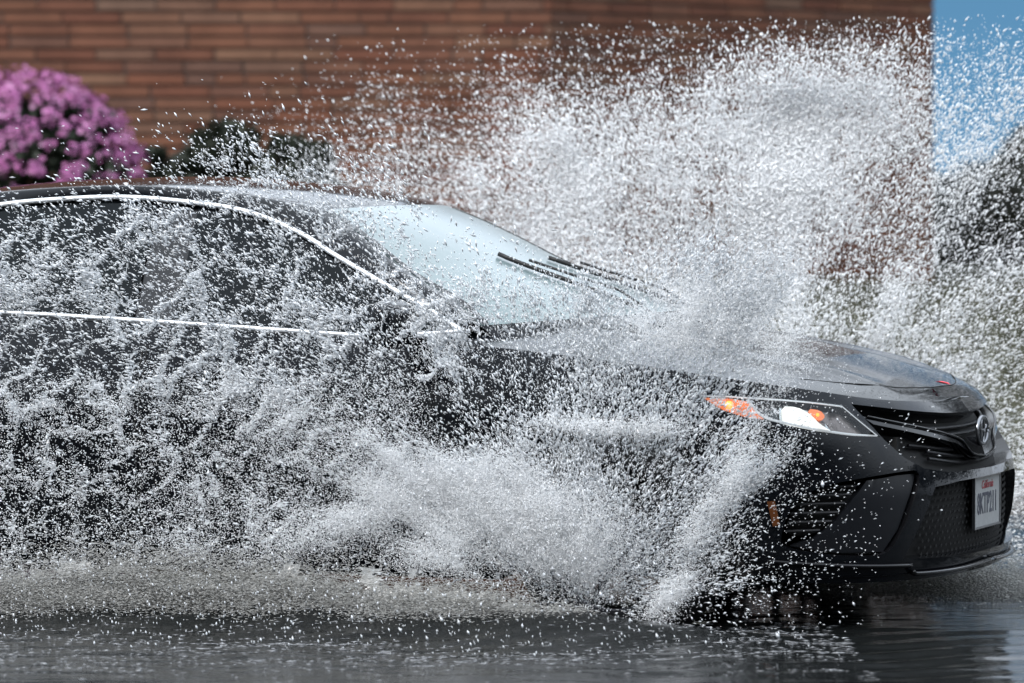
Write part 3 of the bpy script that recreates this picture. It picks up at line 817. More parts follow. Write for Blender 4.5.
def bush(name, x, y, z, rad, nclump, nleaf, leaf, mat, seed, label, cat, group=None, flower=False):
    rng = np.random.default_rng(seed); o = empty(name, (x, y, z)); tag(o, label, cat, group)
    cc, _ = blob_pts((0,0,rad[2]*.95), np.array(rad)*.78, nclump, rng, .45)
    cc[:,2] = np.maximum(cc[:,2], .12)
    P = []
    for c in cc:
        rr = rng.uniform(.18,.34)*min(rad)
        p, _ = blob_pts(c, (rr,rr,rr*.8), nleaf, rng, .3); P.append(p)
    P = np.vstack(P); P[:,2] = np.maximum(P[:,2], .03)
    V, F = quads(P, rng.uniform(.7,1.3,len(P))*leaf, rng)
    mesh_obj('foliage', V, F, mat, o, False)
    st = MB()
    for k in range(9):
        c = cc[k % len(cc)]; st.tube([(rng.uniform(-.08,.08),rng.uniform(-.08,.08),0), (c[0]*.4,c[1]*.4,c[2]*.5), tuple(c)], .02, 6, rads=[.03,.02,.008])
    st.build('stem', M['bark'], o)
    if flower:
        C, D = blob_pts((0,0,rad[2]*.95), np.array(rad)*.99, 1000, rng, .82)
        keep = C[:,2] > .1; C, D = C[keep], D[keep]
        VV = []; FF = []
        for c, d in zip(C, D):
            k = rng.integers(7, 13); pts, dd = blob_pts(c, (.042,.042,.036), k, rng, .2)
            for p, e in zip(pts, dd):
                nn = d*.8+e*.7+np.array([0,-.2,.3]); nn /= np.linalg.norm(nn)
                t = np.cross(nn, [0,0,1.0]); t /= np.linalg.norm(t)+1e-9; b = np.cross(nn, t); R_ = rng.uniform(.012,.019)
                n = len(VV); VV.append(p)
                for q in range(10):
                    a = 2*PI*q/10; rr = R_*(1 if q % 2 == 0 else .72); VV.append(p+t*rr*math.cos(a)+b*rr*math.sin(a)+nn*R_*.35)
                FF += [(n, n+1+q, n+1+(q+1) % 10) for q in range(10)]
        mesh_obj('blossom', np.array(VV), np.array(FF), M['petal_or_reflection'], o, False)
    return o
bush('azalea_bush', -2.82, 25.6, .66, (.72,.6,.74), 90, 260, .028, M['leaf_az'], 3, 'rounded azalea bush covered in pink magenta flowers against the brick wall', 'flowering bush', flower=True)
G2 = 'dark evergreen shrubs along the foot of the brick wall'
bush('evergreen_shrub', -2.0, 26.1, .62, (.33,.4,.60), 70, 250, .024, M['leaf_dark'], 4, 'dark low shrub touching the right side of the pink azalea', 'shrub', G2)
bush('evergreen_shrub', -1.66, 26.3, .62, (.36,.4,.72), 80, 270, .024, M['leaf_dark'], 5, 'tallest dark shrub in front of the bricks, second to the right of the azalea', 'shrub', G2)
bush('evergreen_shrub', -1.28, 26.3, .62, (.36,.4,.64), 70, 270, .024, M['leaf_dark'], 6, 'dark shrub farthest right of the azalea, half lost in spray above the car roof', 'shrub', G2)

def tree(x, y, z, h, cr, seed, label):
    rng = np.random.default_rng(seed); o = empty('dark_tree', (x, y, z)); tag(o, label, 'tree', 'dark trees beyond the right end of the building')
    tr = MB(); tr.tube([(0,0,-.3),(.05,0,h*.35),(.0,.05,h*.8)], .1, 9, rads=[.16,.11,.04])
    for k in range(7):
        a = rng.uniform(0, 2*PI); z0 = h*rng.uniform(.25,.6); tr.tube([(.03,0,z0),(cr*.45*math.cos(a),cr*.45*math.sin(a),z0+h*.18),(cr*.8*math.cos(a),cr*.8*math.sin(a),z0+h*.3)], .04, 6, rads=[.05,.03,.01])
    tr.build('trunk', M['bark'], o)
    P = []
    for k in range(70):
        d = rng.normal(size=3); d /= np.linalg.norm(d); r = rng.random()**.4
        c = np.array([d[0]*cr*r, d[1]*cr*r, h*.58+d[2]*h*.42*r]); rr = rng.uniform(.16,.34)*cr
        p, _ = blob_pts(c, (rr,rr,rr*.75), 330, rng, .2); P.append(p)
    P = np.vstack(P); P = P[P[:,2] > .1]
    V, F = quads(P, rng.uniform(.6,1.4,len(P))*.055, rng); mesh_obj('crown', V, F, M['leaf_tree'], o, False)
tree(4.75, 41, -.1, 1.75, 1.0, 21, 'lowest dark tree, directly beside the end of the brick building')
tree(5.75, 43, -.1, 2.25, 1.25, 22, 'dark bushy tree at the right edge of the picture, its top rising above its neighbour')
tree(7.4, 44, -.1, 3.1, 1.6, 23, 'tallest of the dark trees, mostly beyond the right edge of the picture')
tree(3.6, 44, -.1, 1.7, 0.9, 24, 'small dark tree peeping out from behind the end of the brick building')
# the wood that carries on to the right, out of the frame, and darkens what the nose of the car mirrors
def wood():
    rng = np.random.default_rng(77); P = []
    for k in range(420):
        a = math.radians(rng.uniform(11, 64)); d = rng.uniform(34, 46); h = rng.uniform(.3, 1.0)**.7*(9.5+2*math.sin(a*9)); c = np.array([d*math.sin(a), d*math.cos(a), h]); rr = rng.uniform(.8,1.9)
        p, _ = blob_pts(c, (rr,rr,rr*.8), 150, rng, .2); P.append(p)
    P = np.vstack(P); P = P[P[:,2] > .05]
    V, F = quads(P, rng.uniform(.6,1.4,len(P))*.16, rng); o = mesh_obj('wood', V, F, M['leaf_tree'], None, False)
    tag(o, 'dark wood carrying on beyond the right edge of the picture', 'wood', kind='stuff')
wood()
# rough grass on the bank
def grass_tufts():
    rng = np.random.default_rng(9); n = 26000
    x = rng.uniform(-1.0, 7.5, n); y = rng.uniform(18.9, 30, n); z = bank(x, y)
    h = rng.uniform(.05,.16,n); ang = rng.uniform(0,2*PI,n); w = .006
    lean = rng.normal(0,.05,(n,2))
    V = np.stack([np.stack([x-np.cos(ang)*w, y-np.sin(ang)*w, z-.01],-1), np.stack([x+np.cos(ang)*w, y+np.sin(ang)*w, z-.01],-1), np.stack([x+lean[:,0], y+lean[:,1], z+h],-1)],1).reshape(-1,3)
    o = mesh_obj('grass', V, np.arange(n*3).reshape(n,3), leaf_mat('grass_blades', [(.03,.032,.014),(.06,.06,.03),(.085,.08,.05),(.045,.048,.022)]), None, False)
    tag(o, 'rough olive grass on the bank beyond the bonnet of the car', 'grass', kind='stuff')
grass_tufts()

# ------------------------------------------------------------------ sky, sun, camera
w = bpy.data.worlds.new('World'); SC.world = w; w.use_nodes = True
nt = w.node_tree; L = nt.links; bg = nt.nodes['Background']; out = nt.nodes['World Output']
tc = nt.nodes.new('ShaderNodeTexCoord')
SUN_EL, SUN_AZ = math.radians(52), math.radians(-140)     # azimuth measured from +Y towards +X
sk = nt.nodes.new('ShaderNodeTexSky'); sk.sky_type = 'NISHITA'; sk.sun_disc = False; sk.sun_elevation = SUN_EL; sk.sun_rotation = SUN_AZ
sk.air_density = 1.0; sk.dust_density = .3; sk.ozone_density = 1.2
up = nt.nodes.new('ShaderNodeVectorMath'); up.operation = 'ADD'; up.inputs[1].default_value = (0,0,.33)
L.new(tc.outputs['Generated'], up.inputs[0])
nm = nt.nodes.new('ShaderNodeVectorMath'); nm.operation = 'NORMALIZE'; L.new(up.outputs[0], nm.inputs[0]); L.new(nm.outputs[0], sk.inputs['Vector'])
tn = nt.nodes.new('ShaderNodeMixRGB'); tn.blend_type = 'MULTIPLY'; tn.inputs[0].default_value = 1; tn.inputs[2].default_value = (.62,.98,1,1)
L.new(sk.outputs[0], tn.inputs[1]); L.new(tn.outputs[0], bg.inputs['Color']); bg.inputs['Strength'].default_value = .085
cl = nt.nodes.new('ShaderNodeBackground'); cl.inputs['Strength'].default_value = 1.0
# broken cloud cover, with a clear gap low beyond the building
n = nt.nodes.new('ShaderNodeTexNoise'); n.inputs['Scale'].default_value = 2.2; n.inputs['Detail'].default_value = 6
L.new(tc.outputs['Generated'], n.inputs['Vector'])
cr_ = nt.nodes.new('ShaderNodeValToRGB'); cr_.color_ramp.elements[0].position = .3; cr_.color_ramp.elements[0].color = (.50,.57,.68,1); cr_.color_ramp.elements[1].position = .7; cr_.color_ramp.elements[1].color = (.86,.93,1.0,1)
L.new(n.outputs['Fac'], cr_.inputs['Fac'])
sp = nt.nodes.new('ShaderNodeSeparateXYZ'); L.new(tc.outputs['Generated'], sp.inputs[0])
# overcast cloud: brightest overhead, darkness added low behind the camera to blacken what the car mirrors
yb = nt.nodes.new('ShaderNodeMath'); yb.operation = 'MULTIPLY_ADD'; yb.inputs[1].default_value = .35; L.new(sp.outputs['Y'], yb.inputs[0]); L.new(sp.outputs['Z'], yb.inputs[2])
lm = nt.nodes.new('ShaderNodeMapRange'); lm.interpolation_type = 'SMOOTHSTEP'; lm.inputs['From Min'].default_value = -.12; lm.inputs['From Max'].default_value = .55; lm.inputs['To Min'].default_value = .05; lm.inputs['To Max'].default_value = 1.95
L.new(yb.outputs[0], lm.inputs['Value']); L.new(lm.outputs[0], cl.inputs['Strength']); L.new(cr_.outputs['Color'], cl.inputs['Color'])
dt = nt.nodes.new('ShaderNodeVectorMath'); dt.operation = 'DOT_PRODUCT'; dt.inputs[1].default_value = Vector((.16,.98,.02)).normalized()
L.new(tc.outputs['Generated'], dt.inputs[0])
ma = nt.nodes.new('ShaderNodeMath'); ma.operation = 'MULTIPLY_ADD'; ma.inputs[1].default_value = .06; L.new(n.outputs['Fac'], ma.inputs[0]); L.new(dt.outputs['Value'], ma.inputs[2])
mr = nt.nodes.new('ShaderNodeMapRange'); mr.interpolation_type = 'SMOOTHSTEP'; mr.inputs['From Min'].default_value = .975; mr.inputs['From Max'].default_value = 1.01; mr.inputs['To Min'].default_value = 1; mr.inputs['To Max'].default_value = 0
L.new(ma.outputs[0], mr.inputs['Value'])
mx = nt.nodes.new('ShaderNodeMixShader'); L.new(mr.outputs[0], mx.inputs[0]); L.new(bg.outputs[0], mx.inputs[1]); L.new(cl.outputs[0], mx.inputs[2]); L.new(mx.outputs[0], out.inputs['Surface'])

sl = bpy.data.lights.new('sun', 'SUN'); sl.energy = 2.1; sl.angle = math.radians(16); sl.color = (1,.975,.95)
so = bpy.data.objects.new('sun', sl); COL.objects.link(so)
sd_ = Vector((math.cos(SUN_EL)*math.sin(SUN_AZ), math.cos(SUN_EL)*math.cos(SUN_AZ), math.sin(SUN_EL)))
so.rotation_euler = sd_.to_track_quat('Z', 'Y').to_euler()

cam = bpy.data.cameras.new('camera'); co = bpy.data.objects.new('camera', cam); COL.objects.link(co)
co.location = CAM_LOC; F_PX = 4410
cam.sensor_width = 36; cam.lens = 36*F_PX/1024
co.rotation_euler = (math.radians(90)-math.atan((341.5-190)/F_PX), 0, 0)
cam.clip_start = .5; cam.clip_end = 6000
cam.dof.use_dof = True; cam.dof.focus_distance = 13.7; cam.dof.aperture_fstop = cam.lens/1000/.050
SC.camera = co
SC.view_settings.view_transform = 'Standard'; SC.view_settings.look = 'None'; SC.view_settings.gamma = 1; SC.view_settings.exposure = .48
SC.view_settings.use_curve_mapping = False
SC.cycles.max_bounces = 14; SC.cycles.diffuse_bounces = 12; SC.cycles.glossy_bounces = 4; SC.cycles.transparent_max_bounces = 16; SC.cycles.use_denoising = True
# ------------------------------------------------------------------ water thrown up by the wheels
OCT_F = np.array([(0,2,4),(2,1,4),(1,3,4),(3,0,4),(2,0,5),(1,2,5),(3,1,5),(0,3,5)])
TET_F = np.array([(0,1,2),(0,2,3),(0,3,1),(1,3,2)])
def drops(P, A, half, rad, rng, tet=False):
    """one small stretched body per droplet: centre P, direction of flight A"""
    n = len(P); A = A/np.linalg.norm(A, axis=1, keepdims=True)
    h = rng.normal(size=(n,3)); B = np.cross(A, h); B /= np.linalg.norm(B, axis=1, keepdims=True); C = np.cross(A, B)
    half = half[:,None]; rad = rad[:,None]
    if tet:
        V = np.stack([P+A*half, P-A*half*.6+B*rad*1.3, P-A*half*.6-B*rad*.65+C*rad*1.1, P-A*half*.6-B*rad*.65-C*rad*1.1], 1)
        F = (np.arange(n)*4)[:,None,None]+TET_F[None]
    else:
        V = np.stack([P+B*rad, P-B*rad, P+C*rad, P-C*rad, P+A*half, P-A*half], 1)
        V = V[:, [0,1,2,3,4,5]]
        F = (np.arange(n)*6)[:,None,None]+OCT_F[None]
    return V.reshape(-1,3), F.reshape(-1,3)
def water_drop_mat(name, col, trans=.45):
    m, nt, b = new_mat(name); L = nt.links
    d = nt.nodes.new('ShaderNodeBsdfDiffuse'); t = nt.nodes.new('ShaderNodeBsdfTranslucent'); g = nt.nodes.new('ShaderNodeBsdfGlossy'); g.inputs['Roughness'].default_value = .25
    ge = nt.nodes.new('ShaderNodeNewGeometry'); r = nt.nodes.new('ShaderNodeValToRGB')
    r.color_ramp.elements[0].color = (*[c*.62 for c in col], 1); r.color_ramp.elements[1].position = .55; r.color_ramp.elements[1].color = (*col, 1)
    L.new(ge.outputs['Random Per Island'], r.inputs['Fac'])
    for x in (d, t): L.new(r.outputs['Color'], x.inputs['Color'])
    m1 = nt.nodes.new('ShaderNodeMixShader'); m1.inputs[0].default_value = trans; m2 = nt.nodes.new('ShaderNodeMixShader'); m2.inputs[0].default_value = .08
    L.new(d.outputs[0], m1.inputs[1]); L.new(t.outputs[0], m1.inputs[2]); L.new(m1.outputs[0], m2.inputs[1]); L.new(g.outputs[0], m2.inputs[2])
    L.new(m2.outputs[0], nt.nodes['Material Output'].inputs['Surface'])
    return m
M['drop'] = water_drop_mat('white_water_droplets', (.94,.965,.99), .22)
M['foam'] = water_drop_mat('dirty_foam', (.72,.715,.69), .4)
M['mist'] = water_drop_mat('fine_spray', (.985,.992,1.0), .15); M['mist'].node_tree.nodes['Color Ramp'].color_ramp.elements[0].color = (.96,.97,.98,1)
def film_mat():
    m = water_drop_mat('torn_water_film', (.93,.955,.98), .2); nt = m.node_tree; L = nt.links
    o = nt.nodes['Material Output']; src = o.inputs['Surface'].links[0].from_socket
    tc = nt.nodes.new('ShaderNodeTexCoord'); n = nt.nodes.new('ShaderNodeTexNoise'); n.inputs['Scale'].default_value = 75; n.inputs['Detail'].default_value = 4
    mr = nt.nodes.new('ShaderNodeMapRange'); mr.inputs['From Min'].default_value = .36; mr.inputs['From Max'].default_value = .60
    mr.inputs['To Min'].default_value = .30; mr.inputs['To Max'].default_value = .95
    tr = nt.nodes.new('ShaderNodeBsdfTransparent'); mx = nt.nodes.new('ShaderNodeMixShader')
    L.new(tc.outputs['Object'], n.inputs['Vector']); L.new(n.outputs['Fac'], mr.inputs['Value']); L.new(mr.outputs[0], mx.inputs[0]); L.new(tr.outputs[0], mx.inputs[1]); L.new(src, mx.inputs[2]); L.new(mx.outputs[0], o.inputs['Surface'])
    return m
M['film'] = film_mat()
M['fleck'] = water_drop_mat('glint_flecks', (.5,.51,.53), .2)

def to_world(p):
    c, s = math.cos(TH), math.sin(TH)
    return np.stack([CAR_LOC[0]+c*p[:,0]+s*p[:,1], CAR_LOC[1]-s*p[:,0]+c*p[:,1], p[:,2]], -1)
def bilin(tab, x, y):
    h, w = tab.shape; x = np.clip(x, 0, w-1.001); y = np.clip(y, 0, h-1.001); i, j = x.astype(int), y.astype(int); fx, fy = x-i, y-j
    fx, fy = fx*fx*(3-2*fx)*.5+fx*.5, fy*fy*(3-2*fy)*.5+fy*.5
    return (tab[j,i]*(1-fx)+tab[j,i+1]*fx)*(1-fy)+(tab[j+1,i]*(1-fx)+tab[j+1,i+1]*fx)*fy
# how much of the view across the fan of water is filled, in percent, over the length of the car (columns) and its height (rows)
NEAR_U = [-1.972,-1.746,-1.523,-1.302,-1.084,-.868,-.655,-.444,-.236,-.029,.175,.377,.576,.774,.969,1.162,1.353]
NEAR_Z0, NEAR_DZ, NEAR_R = 1.911, -.1205, 13.26
NEAR = np.array([
 [ 0]*17, [0]*17,
 [ 0, 0, 0, 1, 2, 1, 0, 0, 0, 0, 0, 0, 0, 0, 0, 0, 0],
 [ 1, 1, 5,14,18,14, 6, 1, 0, 0, 0, 0, 0, 0, 0, 0, 0],
 [ 7, 8,18,28,36,34,20, 2, 1, 0, 0, 0, 0, 0, 0, 0, 0],
 [30,36,40,36,32,36,36, 6, 1, 1, 1, 6, 6, 0, 0, 0, 0],
 [42,46,46,42,32,30,36,26, 5, 5,12,66,66, 2, 0, 0, 0],
 [48,46,42,40,34,34,38,56,66,64,70,84,68, 2, 0, 0, 0],
 [50,48,46,44,40,40,34,36,46,54,62,70,50, 1, 0, 0, 0],
 [42,44,40,38,40,38,30,26,36,44,48,48,22, 1, 0, 0, 0],
 [28,29,28,27,30,38,42,40,46,46,46,60,20, 2, 1, 0, 0],
 [21,22,21,20,23,36,50,62,64,44,40,70,40, 4, 1, 0, 0],
 [18,19,19,18,20,28,36,62,80,70,38,62,10, 4, 1, 0, 0],
 [20,21,21,20,19,18,22,30,40,40,44,50,10, 3, 0, 0, 0],
 [14,14,14,14,12,12,14,18,28,36,40,26, 6, 2, 0, 0, 0],
 [ 3, 3, 3, 3, 3, 3, 3, 3, 3, 4, 4, 4, 2, 1, 0, 0, 0],
 [ 0]*17], float)/100
FAR_U = [-3.333,-3.06,-2.79,-2.523,-2.259,-1.999,-1.741,-1.486,-1.234,-.984,-.738,-.494,-.253,-.014,.222,.456,.687]
FAR_Z0, FAR_DZ, FAR_R = 2.005, -.1423, 15.69
FAR = np.array([
 [ 0, 0, 0, 0, 0, 0, 0, 1, 2, 3, 4, 4, 4, 4, 4, 3, 3],
 [ 0, 0, 0, 0, 1, 1, 2, 4, 8,13,19,24,28,30,30,24,20],
 [ 0, 0, 0, 1, 3, 7,14,24,38,52,64,73,80,82,72,36,30],
 [ 0, 0, 0, 2, 6,18,36,52,66,76,83,88,89,86,72,38,34],
 [ 0, 0, 0, 3,14,40,60,70,76,82,87,87,82,72,60,34,32],
 [ 0, 0, 2,10,26,46,62,70,75,78,83,77,66,56,50,36,34],
 [ 0, 0, 0, 5,16,36,54,66,74,78,79,72,55,44,42,36,34],
 [ 0, 0, 0, 0, 5,20,40,56,66,74,80,77,60,48,54,54,46],
 [ 0, 0, 0, 0, 0, 0,20,40,56,66,72,70,58,64,62,58,44],
 [ 0, 0, 0, 0, 0, 0, 0,20,40,50,60,60,56,56,56,50,46],
 [ 0, 0, 0, 0, 0, 0, 0, 0,20,40,50,50,48,46,48,46,44],
 [ 0, 0, 0, 0, 0, 0, 0, 0, 0,20,40,40,40,38,40,40,36],
 [ 0, 0, 0, 0, 0, 0, 0, 0, 0, 0,20,30,30,28,30,30,26],
 [ 0, 0, 0, 0, 0, 0, 0, 0, 0, 0,10,20,20,20,28,26,20],
 [ 0, 0, 0, 0, 0, 0, 0, 0, 0, 0, 5,10,20,40,42,32,20],
 [ 0]*17, [0]*17], float)/100

def cells(u, z):
    # torn-sheet pattern: cells stretched along the flow, finer towards the road
    wx = u+.24*(vnoise(u*3.4, z*3.4, 40, 3)-.5)+.07*(vnoise(u*15, z*15, 44, 2)-.5); wz = z+.24*(vnoise(u*3.4, z*3.4, 41, 3)-.5)+.07*(vnoise(u*15, z*15, 45, 2)-.5)
    ca, sa = math.cos(.7), math.sin(.7); a1, b1 = wx*ca+wz*sa, -wx*sa+wz*ca
    brk = np.clip(vnoise(u*4.2, z*4.2, 46, 3)-.53, 0, 1)*.8
    return worley(a1*4.2, b1*9.0, 60)+brk, worley(wx*11, wz*19, 61)+brk
def fan_v(u, z, rr, v0, flare, thick, seed):
    return v0+np.sign(v0)*(flare*rr+thick*1.6*vnoise(u*2.1, z*2.1, seed+90, 2))
def torn_sheet(style, tab, ucols, z0, dz, R0, src, v0, flare, thick, seed):
    """the connected water: ropes and torn films, kept only where the pattern is dense"""
    h = .0034 if style == 'near' else .0055
    us = np.arange(ucols[0]-.6, ucols[-1]+.25, h); zs = np.arange(.09, z0, h); U, Z = np.meshgrid(us, zs, indexing='ij')
    cov = bilin(tab, np.interp(U, ucols, np.arange(len(ucols))), (1.4-(1.4-Z)*R0/(R0-math.sin(TH)*U)-z0)/dz)
    rr = np.hypot(U-src[0], Z-src[1])+1e-6; an = np.arctan2(Z-src[1], U-src[0])
    fine = vnoise(U*55, Z*55, seed+7, 3); cl = vnoise(U*5.5, Z*5.5, seed+3, 5)
    if style == 'near':
        e1, e2 = cells(U, Z)
        patch_ = smooth01((vnoise(U*2.6, Z*2.6, 140, 3)-.36)/.3)*np.clip(cov/.36, 0, 1.2)*(.82-.42*smooth01((Z-.98)/.12))
        left = smooth01((.02-U)/.4); low = smooth01((.95-Z)/.3)
        keep = (e1+.17*(fine-.5) < .085*patch_*left*(.25+1.3*vnoise(U*11, Z*11, 150, 2))-.012)|(e2+.20*(fine-.5) < .06*patch_*left*low-.02)
        ray = vnoise(an*22, np.log(rr+.25)*2.0, 141, 4)
        keep |= (np.abs(ray-.5)+.05*(fine-.5) < .022*np.clip(cov/.5, 0, 1.2)*smooth01((vnoise(U*4, Z*4, 142, 3)-.42)/.2)*smooth01((U+.35)/.3))
        B = 0
        for (bu, bz, su, sz_, ang) in CORES:
            a, b = (U-bu)*math.cos(ang)+(Z-bz)*math.sin(ang), -(U-bu)*math.sin(ang)+(Z-bz)*math.cos(ang)
            B = np.maximum(B, np.exp(-.5*((a/su)**2+(b/sz_)**2)))
        ry = vnoise(an*10+.5*cl, np.log(rr+.2)*1.6, 143, 4)
        keep |= B+1.5*(ry-.5)+1.0*(cl-.5)+1.1*(fine-.5) > .74
        keep &= cov > .10+.10*fine
        bul = .05*B*vnoise(U*9, Z*9, 144, 4)+.016*vnoise(U*40, Z*40, 145, 2)
    else:
        ray = vnoise(an*11, np.log(rr+.25)*2.2, seed, 4)
        keep = (cov-.66)*2.0+1.5*(ray-.5)+1.3*(cl-.5)+1.9*(fine-.5) > .20
        keep &= cov > .30
        bul = .10*vnoise(U*7, Z*7, 146, 4)+.02*vnoise(U*35, Z*35, 147, 2)
    V = fan_v(U, Z, rr, v0, flare, thick, seed)-bul+(.015 if style == 'near' else .10)
    I = np.arange(U.size).reshape(U.shape); k = keep[:-1,:-1]
    q = np.stack([I[:-1,:-1], I[1:,:-1], I[1:,1:], I[:-1,1:]], -1)[k]
    used, inv = np.unique(q, return_inverse=True); inv = inv.reshape(q.shape)
    P = to_world(np.stack([U.ravel()[used], V.ravel()[used], Z.ravel()[used]], -1))
    return P, np.vstack([inv[:,[0,1,2]], inv[:,[0,2,3]]])
CORES = [(-.24,.43,.18,.075,-.2),(-.40,.50,.24,.055,-.38),(-.64,.46,.18,.035,.4),(-.05,.36,.09,.05,-.5),(.40,.42,.20,.032,1.05),(.30,.22,.12,.016,.7),(.48,1.0,.15,.06,-.4),(.36,.99,.12,.035,-.05),(.40,.70,.13,.03,.8)]
# dense patches: centre along the car, height, the two spreads, tilt, droplets
BURST = [(-.25,.41,.15,.075,-.22,150000),(-.42,.48,.22,.05,-.38,70000),(-.66,.43,.20,.04,.35,36000),(-.08,.35,.10,.06,-.6,30000),(-.30,.30,.16,.04,0,30000),
         (.37,.38,.18,.03,1.05,20000),(.28,.20,.13,.02,.6,7000),(.48,1.0,.13,.06,-.35,34000),(.34,.98,.12,.04,-.05,14000),(.1,.69,.16,.018,.0,8000),(-.9,.60,.3,.10,.5,22000)]
def fan(name, label, tab, ucols, z0, dz, R0, src, v0, flare, thick, style, seed, du=1.0):
    rng = np.random.default_rng(seed); st = math.sin(TH)
    ulo, uhi = ucols[0]-1.0, ucols[-1]+.35
    zlo, zhi = .075, z0+.02
    NC = 3600000
    u = rng.uniform(ulo, uhi, NC); z = rng.uniform(zlo, zhi, NC)
    zz = 1.4-(1.4-z)*R0/(R0-st*u)                      # the fan opens slightly towards the rear
    cov = bilin(tab, np.interp(u, ucols, np.arange(len(ucols))), (zz-z0)/dz)
    tau = -np.log(1-np.minimum(cov, .97))*(1.30 if style == 'near' else 1.22)
    dx, dy = u-src[0], z-src[1]; rr = np.hypot(dx, dy)+1e-6; an = np.arctan2(dy, dx)
    # structure: rays leaving the wheel, clumps, and torn sheets
    ray = vnoise(an*9+.6*vnoise(u*2, z*2, 3), np.log(rr+.25)*2.2, seed, 4)
    cl = vnoise(u*5.5, z*5.5, seed+3, 5)
    if style == 'near':
        e1, e2 = cells(u, z); w1 = np.exp(-e1/.10); w2 = np.exp(-e2/.16)
        left = smooth01((.05-u)/.5)
        web = left*(.26+2.3*w1+.8*w2)/1.25+(1-left)*1.0
        mod = web*np.exp(1.9*(ray-.5)+2.4*(cl-.5))
        core = np.exp(-((u+.24)/.30)**2-((z-.40)/.13)**2)
        edge = smooth01((u-.12)/.35); mod = mod*np.exp(edge*2.6*(vnoise(an*14, np.log(rr+.3)*1.2, 33, 3)-.5))
        mod = mod*(1-core)+core*1.3*np.exp(.8*(cl-.5))
    else:
        mod = np.exp(3.0*(ray-.5)+1.6*(cl-.5)); core = 0*cov
    tau = tau*mod
    area = (uhi-ulo)*(zhi-zlo)/NC                       # area one candidate stands for
    # share of the fine mist: large low down at the rear and in the burst at the wheel, small elsewhere
    fm = .16+.48*smooth01((.90-z)/.2)*smooth01((-.35-u)/.5) if style == 'near' else np.full(NC, .13)
    if style == 'near': fm = fm*(1-.7*smooth01((z-1.1)/.2))
    fmist = fm+(1-fm)*core*.85
    sz = np.minimum(np.exp(rng.normal(-.10, .55, NC)), 1.9)
    if style == 'near':
        big = 1.0
        rD, hD = .0019*sz, .0046*sz*rng.uniform(.8,1.8,NC)
    else:
        rD, hD = .0019*sz, .0046*sz*rng.uniform(.7,1.6,NC)
    rM = np.full(NC, .00125); hM = np.full(NC, .0018)
    pD = tau*(1-fmist)*area/(PI*np.mean(rD*hD)*.62); pM = tau*fmist*area/(PI*rM[0]*hM[0]*.62)
    x = rng.random(NC)
    kD = x < pD; kM = (x >= pD) & (x < pD+pM)
    def place(k):
        n = k.sum(); uu, zz_ = u[k], z[k]
        v = fan_v(uu, zz_, rr[k], v0, flare, thick, seed)+np.sign(v0)*np.abs(rng.normal(0, thick*.3, n))
        p = np.stack([uu, v, zz_], -1)
        d = np.stack([dx[k]/rr[k], np.full(n, .25*np.sign(v0)), dy[k]/rr[k]], -1)
        d[:,2] -= .25*rng.random(n); d += rng.normal(0, .33, (n,3))
        w = to_world(p); c, s = math.cos(TH), math.sin(TH)
        dw = np.stack([c*d[:,0]+s*d[:,1], -s*d[:,0]+c*d[:,1], d[:,2]], -1)
        return w, dw
    if style == 'near': shr = 1-.38*smooth01((u-.45)/.2); rD, hD = rD*shr, hD*shr
    P, A = place(kD); V1, F1 = drops(P, A, hD[kD], rD[kD], rng)
    P, A = place(kM); q = kM.sum(); V2, F2 = drops(P, A, hM[kM]*rng.uniform(.7,1.5,q), rM[kM]*rng.uniform(.7,1.3,q), rng, True)
    if style == 'near':
        # the dense burst at the wheel and the arc of water curling off its front
        PB = []
        for (bu, bz, su, sz_, ang, nn) in BURST:
            a, b = rng.normal(0, su, nn), rng.normal(0, sz_, nn); ca, sa = math.cos(ang), math.sin(ang)
            PB.append(np.stack([bu+a*ca-b*sa, bz+a*sa+b*ca], -1))
        PB = np.vstack(PB); bx, bz = PB[:,0], PB[:,1]
        rb = np.hypot(bx+.02, bz-.12)+1e-6; ab = np.arctan2(bz-.12, bx+.02)
        kp = (rng.random(len(bx)) < np.exp(4.0*(vnoise(bx*7, bz*7, 120, 5)-.57)+3.6*(vnoise(ab*11, np.log(rb+.2)*1.6, 121, 4)-.57))) & (bz > .08)
        bx, bz, rb = bx[kp], bz[kp], rb[kp]; q = len(bx)
        pw = to_world(np.stack([bx, fan_v(bx, bz, rb, v0, flare, thick, seed)-.03-np.abs(rng.normal(0,.02,q)), bz], -1))
        V3, F3 = drops(pw, rng.normal(size=(q,3))+np.array([-.6,0,.4]), rng.uniform(.0010,.0026,q), rng.uniform(.0008,.0013,q), rng, True)
        F2 = np.vstack([F2, F3+len(V2)]); V2 = np.vstack([V2, V3])
    V4, F4 = (np.zeros((0,3)), np.zeros((0,3), int)) if style == 'far' else torn_sheet(style, tab, ucols, z0, dz, R0, src, v0, flare, thick, seed)
    o = mesh_obj(name, np.vstack([V1, V2, V4]), np.vstack([F1, F2+len(V1), F4+len(V1)+len(V2)]), M['drop'], None, False)
    sm = np.zeros(len(o.data.polygons), bool); sm[:len(F1)] = True; sm[len(F1)+len(F2):] = True
    o.data.polygons.foreach_set('use_smooth', sm)
    o.data.materials.append(M['mist']); mi = np.zeros(len(o.data.polygons), np.int32); mi[(len(F1) if style == 'near' else 0):] = 1; mi[len(F1)+len(F2):] = 2; o.data.materials.append(M['film']); o.data.polygons.foreach_set('material_index', mi)
    tag(o, label, 'splash', kind='stuff')
    return o
fan('near_splash' if False else 'wheel_splash', 'white fan of spray and torn water sheets in front of the doors and front wheel of the car', NEAR, NEAR_U, NEAR_Z0, NEAR_DZ, NEAR_R, (-.02,.12), -1.02, .10, .06, 'near', 5)
